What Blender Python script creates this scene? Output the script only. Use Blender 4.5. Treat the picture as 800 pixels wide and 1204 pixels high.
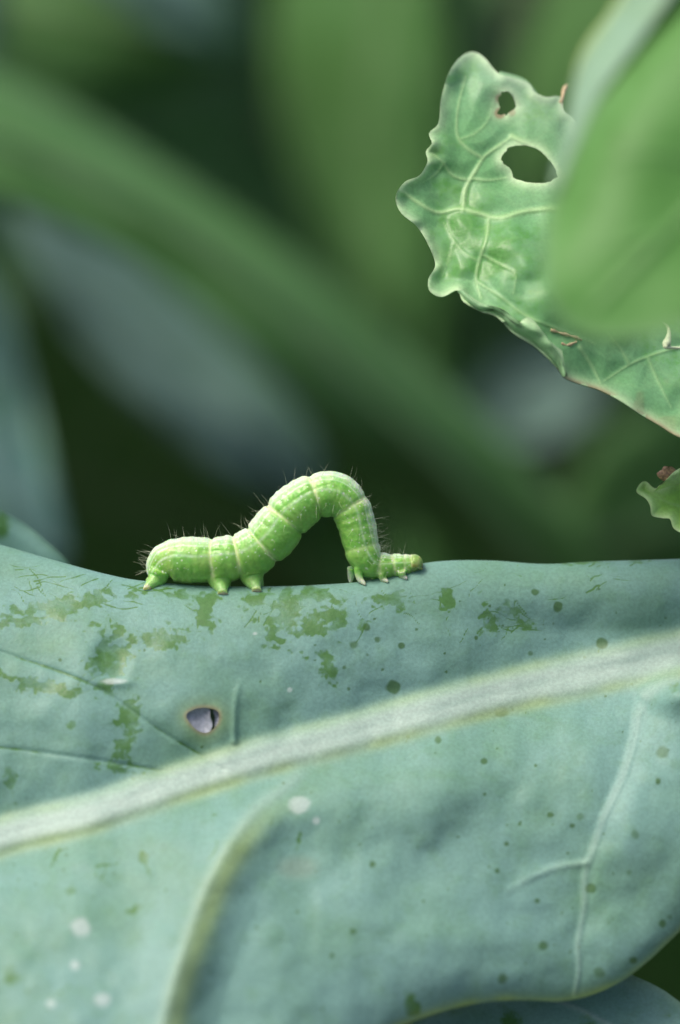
import bpy, math
import numpy as np
from mathutils import Vector

rng = np.random.default_rng(7)
scene = bpy.context.scene
for o in list(bpy.data.objects):
    bpy.data.objects.remove(o)

# ------------------------------------------------------------------ camera, world, sun, exposure
MM = 0.001
PITCH = math.radians(20)
DF = 420.0                        # focus distance, mm
PXMM = 0.095                      # mm per photo pixel at the focus distance
K = PXMM / DF
FR = np.array([1.0, 0, 0])
FU = np.array([0, math.sin(PITCH), math.cos(PITCH)])
FF = np.array([0, math.cos(PITCH), -math.sin(PITCH)])
CAM = np.array([0, 0, 300.0]) - FF * DF      # the point in focus is 300 mm above the soil

cd = bpy.data.cameras.new('camera')
co = bpy.data.objects.new('camera', cd)
scene.collection.objects.link(co)
co.location = Vector(CAM * MM)
co.rotation_euler = (math.pi / 2 - PITCH, 0, 0)
cd.sensor_fit = 'VERTICAL'
cd.sensor_height = 36
cd.sensor_width = 24
cd.lens = 36 * DF / (1204 * PXMM)
cd.clip_start = 0.01
cd.clip_end = 500
cd.dof.use_dof = True
cd.dof.focus_distance = (DF - 1.5) * MM
cd.dof.aperture_fstop = 9.3
cd.dof.aperture_blades = 0
scene.camera = co

SUN_EL, SUN_AZ = math.radians(64), math.radians(-95)    # high, from the left and a little in front of the leaf
w = bpy.data.worlds.new('World')
scene.world = w
w.use_nodes = True
nt = w.node_tree
bg = nt.nodes['Background']
sky = nt.nodes.new('ShaderNodeTexSky')
sky.sky_type = 'NISHITA'
sky.sun_disc = False
sky.sun_elevation = SUN_EL
sky.sun_rotation = SUN_AZ
sky.air_density = 1.0
sky.dust_density = 6.0
sky.ozone_density = 1.0
nt.links.new(sky.outputs[0], bg.inputs[0])
bg.inputs[1].default_value = 0.12

sl = bpy.data.lights.new('sun', 'SUN')
sl.energy = 1.5
sl.angle = math.radians(25)
sl.color = (1.0, 0.95, 0.86)
so = bpy.data.objects.new('sun', sl)
scene.collection.objects.link(so)
sdir = Vector((math.sin(SUN_AZ) * math.cos(SUN_EL), math.cos(SUN_AZ) * math.cos(SUN_EL), math.sin(SUN_EL)))
so.rotation_euler = sdir.to_track_quat('Z', 'Y').to_euler()
so.location = (0, 0, 3)

scene.view_settings.view_transform = 'Standard'
scene.view_settings.look = 'None'
scene.view_settings.exposure = 0.5
scene.view_settings.gamma = 1.0
scene.render.engine = 'CYCLES'
scene.cycles.max_bounces = 8
scene.cycles.transmission_bounces = 6


# ------------------------------------------------------------------ helpers
def P(px, py, dep):
    """photo pixel + distance along the view axis (mm) -> world point in mm"""
    px, py, dep = np.broadcast_arrays(np.asarray(px, float), np.asarray(py, float), np.asarray(dep, float))
    return (CAM + dep[..., None] * FF + ((px - 400) * K * dep)[..., None] * FR
            + ((602 - py) * K * dep)[..., None] * FU)


def catmull(pts, n=12, closed=False):
    pts = np.asarray(pts, float)
    m = len(pts)
    out = []
    rng_i = range(m) if closed else range(m - 1)
    for i in rng_i:
        if closed:
            p0, p1, p2, p3 = pts[i - 1], pts[i], pts[(i + 1) % m], pts[(i + 2) % m]
        else:
            p1, p2 = pts[i], pts[i + 1]
            p0 = pts[i - 1] if i > 0 else 2 * p1 - p2
            p3 = pts[i + 2] if i + 2 < m else 2 * p2 - p1
        t = np.linspace(0, 1, n, endpoint=False)[:, None]
        out.append(0.5 * (2 * p1 + (p2 - p0) * t + (2 * p0 - 5 * p1 + 4 * p2 - p3) * t ** 2
                          + (3 * p1 - p0 - 3 * p2 + p3) * t ** 3))
    if not closed:
        out.append(pts[-1:])
    return np.concatenate(out)


def curve(pts, n=12):
    c = catmull(pts, n)
    return lambda x: np.interp(x, c[:, 0], c[:, 1])


def pline(x, y, pts, closed=False):
    """distance to a polyline, parameter 0..1 along it, signed side (+ below when it runs left to right), nearest point"""
    pts = np.asarray(pts, float)
    if closed:
        pts = np.vstack([pts, pts[:1]])
    best = np.full(x.shape, 1e18)
    tt = np.zeros(x.shape); sg = np.zeros(x.shape); nx = np.zeros(x.shape); ny = np.zeros(x.shape)
    n = len(pts) - 1
    for i in range(n):
        a, b = pts[i], pts[i + 1]
        d = b - a
        L2 = d @ d + 1e-12
        s = np.clip(((x - a[0]) * d[0] + (y - a[1]) * d[1]) / L2, 0, 1)
        qx, qy = a[0] + s * d[0], a[1] + s * d[1]
        dd = (x - qx) ** 2 + (y - qy) ** 2
        m = dd < best
        best = np.where(m, dd, best)
        tt = np.where(m, (i + s) / n, tt)
        sg = np.where(m, np.sign(d[0] * (y - a[1]) - d[1] * (x - a[0])), sg)
        nx = np.where(m, qx, nx); ny = np.where(m, qy, ny)
    return np.sqrt(best), tt, sg, nx, ny


def inside(x, y, poly):
    poly = np.asarray(poly, float)
    r = np.zeros(x.shape, bool)
    j = len(poly) - 1
    for i in range(len(poly)):
        xi, yi = poly[i]; xj, yj = poly[j]
        c = ((yi > y) != (yj > y)) & (x < (xj - xi) * (y - yi) / (yj - yi + 1e-12) + xi)
        r ^= c
        j = i
    return r


def vnoise(x, y, scale, seed):
    """smooth value noise, 0..1"""
    r = np.random.default_rng(seed)
    g = r.random((128, 128))
    u = x / scale; v = y / scale
    i = np.floor(u).astype(int); j = np.floor(v).astype(int)
    f = u - i; h = v - j
    f = f * f * f * (f * (6 * f - 15) + 10); h = h * h * h * (h * (6 * h - 15) + 10)
    G = lambda a, b: g[a % 128, b % 128]
    return ((G(i, j) * (1 - f) + G(i + 1, j) * f) * (1 - h) + (G(i, j + 1) * (1 - f) + G(i + 1, j + 1) * f) * h)


def sstep(a, b, x):
    t = np.clip((x - a) / (b - a), 0, 1)
    return t * t * (3 - 2 * t)


def vnormals(V, F):
    n = np.zeros_like(V)
    a = V[F[:, 2]] - V[F[:, 0]]
    b = V[F[:, 3 if F.shape[1] == 4 else 1]] - V[F[:, 1 if F.shape[1] == 4 else 0]]
    fn = np.cross(a, b)
    for k in range(F.shape[1]):
        np.add.at(n, F[:, k], fn)
    return n / (np.linalg.norm(n, axis=1, keepdims=True) + 1e-12)


def mesh_obj(name, V, F, mat, parent=None, base=(0, 0, 0), attrs=None, normals=None, smooth=True, cols=None):
    """V in world mm; one mesh object, coordinates relative to base (mm)"""
    me = bpy.data.meshes.new(name)
    V = np.ascontiguousarray((np.asarray(V, float) - np.asarray(base, float)) * MM, dtype=np.float32)
    F = np.asarray(F, dtype=np.int32)
    k = F.shape[1]
    me.vertices.add(len(V)); me.vertices.foreach_set('co', V.ravel())
    me.loops.add(F.size); me.loops.foreach_set('vertex_index', np.ascontiguousarray(F).ravel())
    me.polygons.add(len(F))
    me.polygons.foreach_set('loop_start', np.arange(0, F.size, k, dtype=np.int32))
    if smooth:
        me.polygons.foreach_set('use_smooth', np.ones(len(F), dtype=bool))
    me.update(calc_edges=True)
    me.validate()
    for an, av in (attrs or {}).items():
        a = me.attributes.new(an, 'FLOAT', 'POINT')
        a.data.foreach_set('value', np.ascontiguousarray(av, dtype=np.float32))
    if cols is not None:
        a = me.attributes.new('tint', 'FLOAT_COLOR', 'POINT')
        c4 = np.ones((len(V), 4), np.float32); c4[:, :3] = cols
        a.data.foreach_set('color', c4.ravel())
    if normals is not None:
        me.normals_split_custom_set_from_vertices(np.ascontiguousarray(normals, dtype=np.float32))
    if mat:
        me.materials.append(mat)
    o = bpy.data.objects.new(name, me)
    scene.collection.objects.link(o)
    if parent:
        o.parent = parent
    else:
        o.location = Vector(np.asarray(base, float) * MM)
    return o


def thing(name, label, cat, base, group=None):
    o = bpy.data.objects.new(name, None)
    o.empty_display_size = 0.01
    scene.collection.objects.link(o)
    o.location = Vector(np.asarray(base, float) * MM)
    o['label'] = label; o['category'] = cat
    if group:
        o['group'] = group
    return o


def compact(V, F, arrs):
    used = np.unique(F)
    mp = np.full(len(V), -1); mp[used] = np.arange(len(used))
    return V[used], mp[F], [a[used] for a in arrs], used


def leaf_parts(root, base, V, F, attrs, flabel, names, mats, thick):
    """top side split by face label into parts that share their border; the blade also gets the underside and the rim"""
    N = vnormals(V, F)
    # make normals face the camera
    if np.mean(np.einsum('ij,ij->i', N, V - CAM)) > 0:
        F = F[:, ::-1]; N = -N
    keys = list(attrs)
    res = []
    for li, nm in enumerate(names):
        f = F[flabel == li]
        if len(f) == 0:
            continue
        if li == 0:
            # underside of the whole leaf and the rim round every free edge
            used = np.unique(F)
            n0 = len(V)
            th = thick if np.isscalar(thick) else thick[:, None]
            V2 = np.vstack([V, V - N * th])
            N2 = np.vstack([N, -N])
            Fb = F[:, ::-1] + n0
            e = np.concatenate([F[:, [0, 1]], F[:, [1, 2]], F[:, [2, 3]], F[:, [3, 0]]])
            key = np.sort(e, 1); kk = key[:, 0] * (n0 + 1) + key[:, 1]
            u, idx, cnt = np.unique(kk, return_index=True, return_counts=True)
            be = e[idx[cnt == 1]]
            Fr = np.stack([be[:, 1], be[:, 0], be[:, 0] + n0, be[:, 1] + n0], 1)
            FF2 = np.vstack([f, Fb, Fr])
            A = [np.concatenate([attrs[k], attrs[k]]) for k in keys]
            v, ff, ar, us = compact(V2, FF2, A + [N2])
        else:
            v, ff, ar, us = compact(V, f, [attrs[k] for k in keys] + [N])
        res.append(mesh_obj(nm, v, ff, mats[li], root, base, dict(zip(keys, ar[:-1])), normals=ar[-1]))
    return res


def tube(pts, rad, seg=14, cap=True):
    pts = np.asarray(pts, float); n = len(pts)
    rad = np.broadcast_to(np.asarray(rad, float), (n,))
    T = np.gradient(pts, axis=0); T /= np.linalg.norm(T, axis=1, keepdims=True) + 1e-12
    ref = np.array([0.13, 0.97, 0.2]) if abs(T[0] @ np.array([0, 1, 0])) < 0.9 else np.array([1.0, 0, 0])
    A = np.cross(T, ref); A /= np.linalg.norm(A, axis=1, keepdims=True)
    B = np.cross(T, A)
    a = np.linspace(0, 2 * math.pi, seg, endpoint=False)
    V = pts[:, None] + rad[:, None, None] * (np.cos(a)[None, :, None] * A[:, None] + np.sin(a)[None, :, None] * B[:, None])
    V = V.reshape(-1, 3)
    i, j = np.meshgrid(np.arange(n - 1), np.arange(seg), indexing='ij')
    i = i.ravel(); j = j.ravel(); j2 = (j + 1) % seg
    F = np.stack([i * seg + j, i * seg + j2, (i + 1) * seg + j2, (i + 1) * seg + j], 1)
    if cap:
        c0, c1 = len(V), len(V) + 1
        V = np.vstack([V, pts[:1], pts[-1:]])
        jj = np.arange(seg); j2 = (jj + 1) % seg
        F = np.vstack([F, np.stack([jj * 0 + c0, j2, jj, jj * 0 + c0], 1)[:, [0, 1, 2, 2]] * 1,
                       np.stack([jj * 0 + c1, (n - 1) * seg + jj, (n - 1) * seg + j2, (n - 1) * seg + j2], 1)])
    return V, F


def tri_safe(F):
    """quads with a repeated corner break validate(); turn every quad into triangles without the empty ones"""
    t = np.vstack([F[:, [0, 1, 2]], F[:, [0, 2, 3]]])
    ok = (t[:, 0] != t[:, 1]) & (t[:, 1] != t[:, 2]) & (t[:, 0] != t[:, 2])
    return t[ok]


# ------------------------------------------------------------------ materials
def nodes_of(name):
    m = bpy.data.materials.new(name); m.use_nodes = True
    n = m.node_tree
    for x in list(n.nodes):
        n.nodes.remove(x)
    return m, n


class NB:
    def __init__(s, nt): s.nt = nt
    def n(s, t, **kw):
        x = s.nt.nodes.new(t)
        for k, v in kw.items(): setattr(x, k, v)
        return x
    def l(s, a, b): s.nt.links.new(a, b)
    def attr(s, name):
        return s.n('ShaderNodeAttribute', attribute_name=name).outputs['Fac']
    def noise(s, vec, scale, detail=3, rough=0.55, dist=0.0):
        x = s.n('ShaderNodeTexNoise')
        x.inputs['Scale'].default_value = scale; x.inputs['Detail'].default_value = detail
        x.inputs['Roughness'].default_value = rough; x.inputs['Distortion'].default_value = dist
        s.l(vec, x.inputs['Vector']); return x.outputs['Fac']
    def math(s, op, a, b=None, clamp=False):
        x = s.n('ShaderNodeMath', operation=op); x.use_clamp = clamp
        for i, v in enumerate((a, b)):
            if v is None: continue
            if isinstance(v, (int, float)): x.inputs[i].default_value = v
            else: s.l(v, x.inputs[i])
        return x.outputs[0]
    def ramp(s, v, a, b, lo=0.0, hi=1.0):
        x = s.n('ShaderNodeMapRange', interpolation_type='SMOOTHSTEP')
        x.inputs['From Min'].default_value = a; x.inputs['From Max'].default_value = b
        x.inputs['To Min'].default_value = lo; x.inputs['To Max'].default_value = hi
        s.l(v, x.inputs['Value']); return x.outputs[0]
    def mix(s, f, a, b, mode='MIX'):
        x = s.n('ShaderNodeMix', data_type='RGBA', blend_type=mode)
        for sock, v in ((x.inputs[0], f), (x.inputs[6], a), (x.inputs[7], b)):
            if isinstance(v, (int, float)): sock.default_value = v
            elif isinstance(v, tuple): sock.default_value = (*v, 1)
            else: s.l(v, sock)
        return x.outputs[2]


def leaf_mat(name, wax, green, veinc, edgec, trans=0.25, rough=0.5, grain=1.0, transc=None, spec=0.35, net=0.0):
    m, t = nodes_of(name); b = NB(t)
    out = b.n('ShaderNodeOutputMaterial')
    tc = b.n('ShaderNodeTexCoord').outputs['Object']
    n_big = b.noise(tc, 60, 3)          # ~16 mm
    n_mid = b.noise(tc, 380, 4, 0.6)    # ~2.6 mm
    n_fine = b.noise(tc, 2600, 3, 0.7)  # ~0.4 mm
    c = b.mix(b.ramp(n_big, 0.35, 0.7, 0.0, 0.38), wax, green)
    c = b.mix(b.ramp(n_mid, 0.45, 0.75, 0.0, 0.22), c, green)
    rub = b.math('ADD', b.attr('rub'), b.math('MULTIPLY', b.math('SUBTRACT', n_mid, 0.5), 0.9))
    rub = b.math('ADD', rub, b.math('MULTIPLY', b.math('SUBTRACT', n_fine, 0.5), 0.5))
    rubm = b.ramp(rub, 0.42, 0.66)
    c = b.mix(b.math('MULTIPLY', rubm, b.ramp(n_mid, .35, .6, .5, .95)), c, tuple(x * 0.88 for x in green))
    sp = b.attr('spot')
    c = b.mix(b.ramp(sp, 0.15, 0.8, 0, 0.85), c, tuple(x * 0.62 for x in green))
    if net:
        wob = b.n('ShaderNodeTexNoise'); wob.inputs['Scale'].default_value = 300; b.l(tc, wob.inputs['Vector'])
        va = b.n('ShaderNodeVectorMath', operation='MULTIPLY_ADD'); b.l(wob.outputs['Color'], va.inputs[0])
        va.inputs[1].default_value = (.003, .003, .003); b.l(tc, va.inputs[2])
        vo = b.n('ShaderNodeTexVoronoi', feature='DISTANCE_TO_EDGE'); vo.inputs['Scale'].default_value = 240
        b.l(va.outputs[0], vo.inputs['Vector'])
        c = b.mix(b.ramp(vo.outputs['Distance'], 0.015, 0.10, net, 0.0), c, veinc)
    c = b.mix(b.attr('vein'), c, veinc)
    c = b.mix(b.attr('edge'), c, edgec)
    c = b.mix(b.attr('tan'), c, (0.42, 0.30, 0.18))
    c = b.mix(b.attr('white'), c, (0.70, 0.76, 0.74))
    g = b.ramp(n_fine, 0.3, 0.7, 1 - 0.10 * grain, 1 + 0.10 * grain)
    hs = b.n('ShaderNodeHueSaturation'); b.l(c, hs.inputs['Color']); b.l(g, hs.inputs['Value'])
    c = hs.outputs[0]
    bs = b.n('ShaderNodeBsdfPrincipled')
    b.l(c, bs.inputs['Base Color'])
    b.l(b.ramp(rubm, 0, 1, rough, rough - 0.12), bs.inputs['Roughness'])
    bs.inputs['Specular IOR Level'].default_value = spec
    hgt = b.math('ADD', b.math('MULTIPLY', n_mid, 0.9), b.math('MULTIPLY', n_fine, 0.25))
    hgt = b.math('SUBTRACT', hgt, b.math('MULTIPLY', rubm, 0.12))
    bp = b.n('ShaderNodeBump'); bp.inputs['Strength'].default_value = 0.35 * grain
    bp.inputs['Distance'].default_value = 0.0004
    b.l(hgt, bp.inputs['Height']); b.l(bp.outputs[0], bs.inputs['Normal'])
    tr = b.n('ShaderNodeBsdfTranslucent')
    if transc: tr.inputs[0].default_value = (*transc, 1)
    else: b.l(b.mix(0.6, c, tuple(min(1, x * 2) for x in green)), tr.inputs[0])
    ms = b.n('ShaderNodeMixShader'); ms.inputs[0].default_value = trans
    b.l(bs.outputs[0], ms.inputs[1]); b.l(tr.outputs[0], ms.inputs[2])
    b.l(ms.outputs[0], out.inputs[0])
    return m


WAX = (0.205, 0.385, 0.335)
GREEN = (0.095, 0.235, 0.06)
M_main = leaf_mat('waxy_leaf', WAX, GREEN, (0.42, 0.55, 0.475), (0.42, 0.55, 0.16), 0.12, 0.5)
M_rag = leaf_mat('ragged_leaf', (0.24, 0.50, 0.25), (0.15, 0.42, 0.10), (0.54, 0.80, 0.38), (0.66, 0.86, 0.52), 0.3, 0.42, net=0.08)
M_front = leaf_mat('near_leaf', (0.125, 0.33, 0.075), (0.085, 0.27, 0.035), (0.22, 0.42, 0.16), (0.36, 0.50, 0.33), 0.3, 0.5)
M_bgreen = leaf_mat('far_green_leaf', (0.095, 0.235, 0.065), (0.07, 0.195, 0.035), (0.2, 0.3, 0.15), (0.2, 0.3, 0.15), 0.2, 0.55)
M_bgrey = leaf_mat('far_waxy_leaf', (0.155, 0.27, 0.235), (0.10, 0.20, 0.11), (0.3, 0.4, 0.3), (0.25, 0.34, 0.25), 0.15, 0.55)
M_stem = leaf_mat('leaf_stalk', (0.25, 0.38, 0.27), (0.16, 0.28, 0.10), (0.4, 0.5, 0.4), (0.4, 0.5, 0.3), 0.0, 0.5)


def plain_mat(name, col, rough=0.6, sc=1500, var=0.25, sss=0.0):
    m, t = nodes_of(name); b = NB(t)
    out = b.n('ShaderNodeOutputMaterial')
    tc = b.n('ShaderNodeTexCoord').outputs['Object']
    n = b.noise(tc, sc, 4, 0.6)
    c = b.mix(b.ramp(n, 0.3, 0.7), tuple(x * (1 - var) for x in col), tuple(min(1, x * (1 + var)) for x in col))
    bs = b.n('ShaderNodeBsdfPrincipled'); b.l(c, bs.inputs['Base Color'])
    bs.inputs['Roughness'].default_value = rough
    bp = b.n('ShaderNodeBump'); bp.inputs['Strength'].default_value = 0.4; bp.inputs['Distance'].default_value = 0.0003
    b.l(n, bp.inputs['Height']); b.l(bp.outputs[0], bs.inputs['Normal'])
    b.l(bs.outputs[0], out.inputs[0])
    return m


# ------------------------------------------------------------------ ground
def soil_mat():
    m, t = nodes_of('soil'); b = NB(t)
    out = b.n('ShaderNodeOutputMaterial')
    tc = b.n('ShaderNodeTexCoord').outputs['Object']
    n = b.noise(tc, 40, 8, 0.65); n2 = b.noise(tc, 4, 4)
    c = b.mix(b.ramp(n, 0.3, 0.7), (0.014, 0.012, 0.008), (0.040, 0.032, 0.022))
    c = b.mix(b.ramp(n2, 0.4, 0.7, 0, 0.4), c, (0.035, 0.030, 0.02))
    bs = b.n('ShaderNodeBsdfPrincipled'); b.l(c, bs.inputs['Base Color'])
    bs.inputs['Roughness'].default_value = 0.95
    bp = b.n('ShaderNodeBump'); bp.inputs['Strength'].default_value = 0.9; bp.inputs['Distance'].default_value = 0.012
    b.l(n, bp.inputs['Height']); b.l(bp.outputs[0], bs.inputs['Normal'])
    b.l(bs.outputs[0], out.inputs[0])
    return m


gx = np.concatenate([-np.geomspace(60000, 1600, 12), np.linspace(-1500, 1500, 161), np.geomspace(1600, 60000, 12)])
X, Y = np.meshgrid(gx, gx, indexing='ij')
near = np.exp(-(np.hypot(X, Y) / 1800) ** 4)
Z = near * (22 * (vnoise(X, Y, 130, 1) - .5) + 12 * (vnoise(X, Y, 45, 2) - .5)) - 8
n = len(gx)
I = np.arange(n * n).reshape(n, n)
F = np.stack([I[:-1, :-1].ravel(), I[1:, :-1].ravel(), I[1:, 1:].ravel(), I[:-1, 1:].ravel()], 1)
g = mesh_obj('ground', np.stack([X, Y, Z], -1).reshape(-1, 3), F, soil_mat())
g['kind'] = 'structure'

# ------------------------------------------------------------------ the main leaf
ridge = curve([(-300, 560), (-120, 606), (0, 640), (80, 663), (130, 676), (170, 683), (250, 689), (330, 689), (400, 686),
               (435, 682), (465, 672), (495, 663), (530, 659), (580, 659), (640, 663), (700, 660), (800, 657), (950, 650), (1100, 660)])
bottom = curve([(-300, 1300), (0, 1320), (200, 1310), (330, 1275), (420, 1236), (470, 1208), (500, 1196), (540, 1184), (580, 1177), (620, 1176),
                (660, 1177), (695, 1170), (730, 1154), (760, 1132), (785, 1109), (805, 1090), (840, 1060), (900, 1030), (1000, 980), (1100, 900)])
D0f = curve([(-300, 428), (0, 424), (120, 421), (250, 420), (400, 420), (500, 422.5), (600, 424), (800, 425), (1100, 428)])
MIDRIB = catmull([(-300, 1105), (-150, 1045), (0, 984), (100, 958), (200, 924), (300, 892), (400, 866), (500, 838), (600, 812), (700, 790), (800, 768), (950, 742), (1100, 720)], 8)
VEIN_L = catmull([(372, 893), (335, 925), (300, 952), (262, 1005), (238, 1055), (215, 1120), (200, 1170), (185, 1240), (170, 1330)], 6)
VEIN_R = catmull([(806, 774), (776, 800), (754, 828), (746, 868), (733, 912), (712, 958), (699, 995), (688, 1030), (687, 1068), (680, 1108), (681, 1140), (676, 1172)], 6)
VEIN_B = catmull([(688, 1015), (655, 1020), (625, 1032), (600, 1046)], 6)
VEIN_U = catmull([(262, 905), (230, 884), (190, 860), (150, 832), (110, 806), (60, 786), (0, 766), (-120, 720)], 6)
VEIN_U2 = catmull([(215, 912), (160, 901), (80, 889), (0, 879), (-120, 870)], 6)
VEIN_S = catmull([(276, 872), (276, 845), (279, 815), (286, 795)], 6)
VEIN_F = catmull([(800, 795), (770, 808), (750, 824)], 6)


def main_depth(px, py, h=None, info=None):
    rid = ridge(px)
    hm = np.maximum(py - rid, 0) * PXMM if h is None else h
    c, m = 6.0, 0.60
    d = D0f(px) - m * np.sqrt((hm + c) ** 2 - c * c)
    front = sstep(0.5, 8, hm)
    dist, t, sg, _, _ = pline(px, py, MIDRIB)
    q = dist * sg * PXMM
    # trough that the midrib lies in: the blade above it drops steeply, the blade below it comes forward
    V = np.where(q < 0, 5.2 * np.exp(-(np.sqrt(q * q + 2.2 ** 2) - 2.2) / 6.5), 5.2 * np.exp(-(np.sqrt(q * q + 2.2 ** 2) - 2.2) / 9.0))
    d = d + V * front
    hw = 1.75 + 0.35 * sstep(200, 800, px)
    rib = np.exp(-(np.abs(q) / hw) ** 3.2)
    d = d - 1.05 * rib
    # left side vein: crest with the blade falling back on its right
    dl, tl, sl_, _, _ = pline(px, py, VEIN_L)
    ql = -dl * sl_ * PXMM                       # + to the right of the vein
    amp = sstep(915, 1010, py)
    d = d + amp * np.where(ql > 0, 2.4 * (1 - np.exp(-(ql / 4.5) ** 2)) * np.exp(-np.maximum(ql - 6, 0) / 14), 0)
    d = d - amp * 1.1 * np.exp(-(ql / 4.5) ** 2) * (ql < 0) - amp * 1.1 * np.exp(-(ql / 2.8) ** 2) * (ql >= 0)
    vl = np.exp(-(ql / 0.8) ** 2) * sstep(0, 0.12, tl)
    d = d - 0.22 * vl
    # right side vein and its branch, with a shallow crease to its left
    dr, tr_, sr, _, _ = pline(px, py, VEIN_R)
    qr = -dr * sr * PXMM
    far = 1 - 0.6 * tr_
    vr = np.exp(-(qr / (0.62 * far)) ** 2) * sstep(0.0, 0.04, tr_) 
    d = d - 0.42 * vr * far + 1.7 * np.where(qr < 0, np.exp(qr / 6.0), np.exp(-qr / 1.6)) * (1 - tr_ * 0.75)
    db, tb, _, _, _ = pline(px, py, VEIN_B)
    vb = np.exp(-(db * PXMM / 0.42) ** 2) * (1 - 0.7 * tb)
    d = d - 0.25 * vb
    # swelling at the right end, under the midrib
    d = d - 3.6 * np.exp(-(((px - 805) / 48) ** 2 + ((py - 812) / 26) ** 2))
    # creases of the upper veins
    du, tu, _, _, _ = pline(px, py, VEIN_U)
    vu = np.exp(-(du * PXMM / 0.22) ** 2)
    d = d + 0.12 * vu + 0.35 * np.exp(-du * PXMM / 2.5) * front
    du2, _, _, _, _ = pline(px, py, VEIN_U2)
    vu2 = np.exp(-(du2 * PXMM / 0.22) ** 2)
    d = d + 0.12 * vu2 + 0.25 * np.exp(-du2 * PXMM / 2.0) * front
    dS, tS, sS, _, _ = pline(px, py, VEIN_S)
    d = d - 0.35 * np.exp(-(dS * PXMM / 0.35) ** 2) * (1 - tS)
    dF, tF, _, _, _ = pline(px, py, VEIN_F)
    vf = np.exp(-(dF * PXMM / 0.8) ** 2) * sstep(0, .2, 1 - tF)
    d = d - 0.3 * vf
    # soft waviness
    d = d + front * (1.8 * (vnoise(px, py, 190, 11) - .5) + 0.9 * (vnoise(px, py, 75, 12) - .5) + 0.28 * (vnoise(px, py, 24, 13) - .5))
    # long low swelling and dip across the lower right
    dw, _, _, _, _ = pline(px, py, [(600, 930), (540, 975), (480, 1050)])
    d = d + 0.5 * np.exp(-(dw * PXMM / 3.0) ** 2) - 0.7 * np.exp(-(((px - 470) / 90) ** 2 + ((py - 960) / 40) ** 2))
    # the lower right of the blade hangs more steeply
    qs = (np.sqrt((q - 9) ** 2 + 36) + (q - 9)) / 2
    d = d + qs * (0.10 + 0.34 * sstep(150, 480, px))
    # lower rim curls under a little
    be = np.maximum(bottom(px) - py, 0) * PXMM
    d = d + 1.8 * np.exp(-be / 2.0)
    # window scar: a shallow pit with a raised lower lip
    d = d + 0.5 * np.exp(-(((px - 132) / 20) ** 2 + ((py - 778) / 28) ** 2) ** 2) - 0.35 * np.exp(-(((px - 135) / 20) ** 2 + ((py - 803) / 6) ** 2))
    if info is not None:
        info.update(rib=rib, q=q, vl=vl, vr=vr, vb=vb, vu=vu, vu2=vu2, vf=vf, be=be, hw=hw)
    return d


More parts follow.
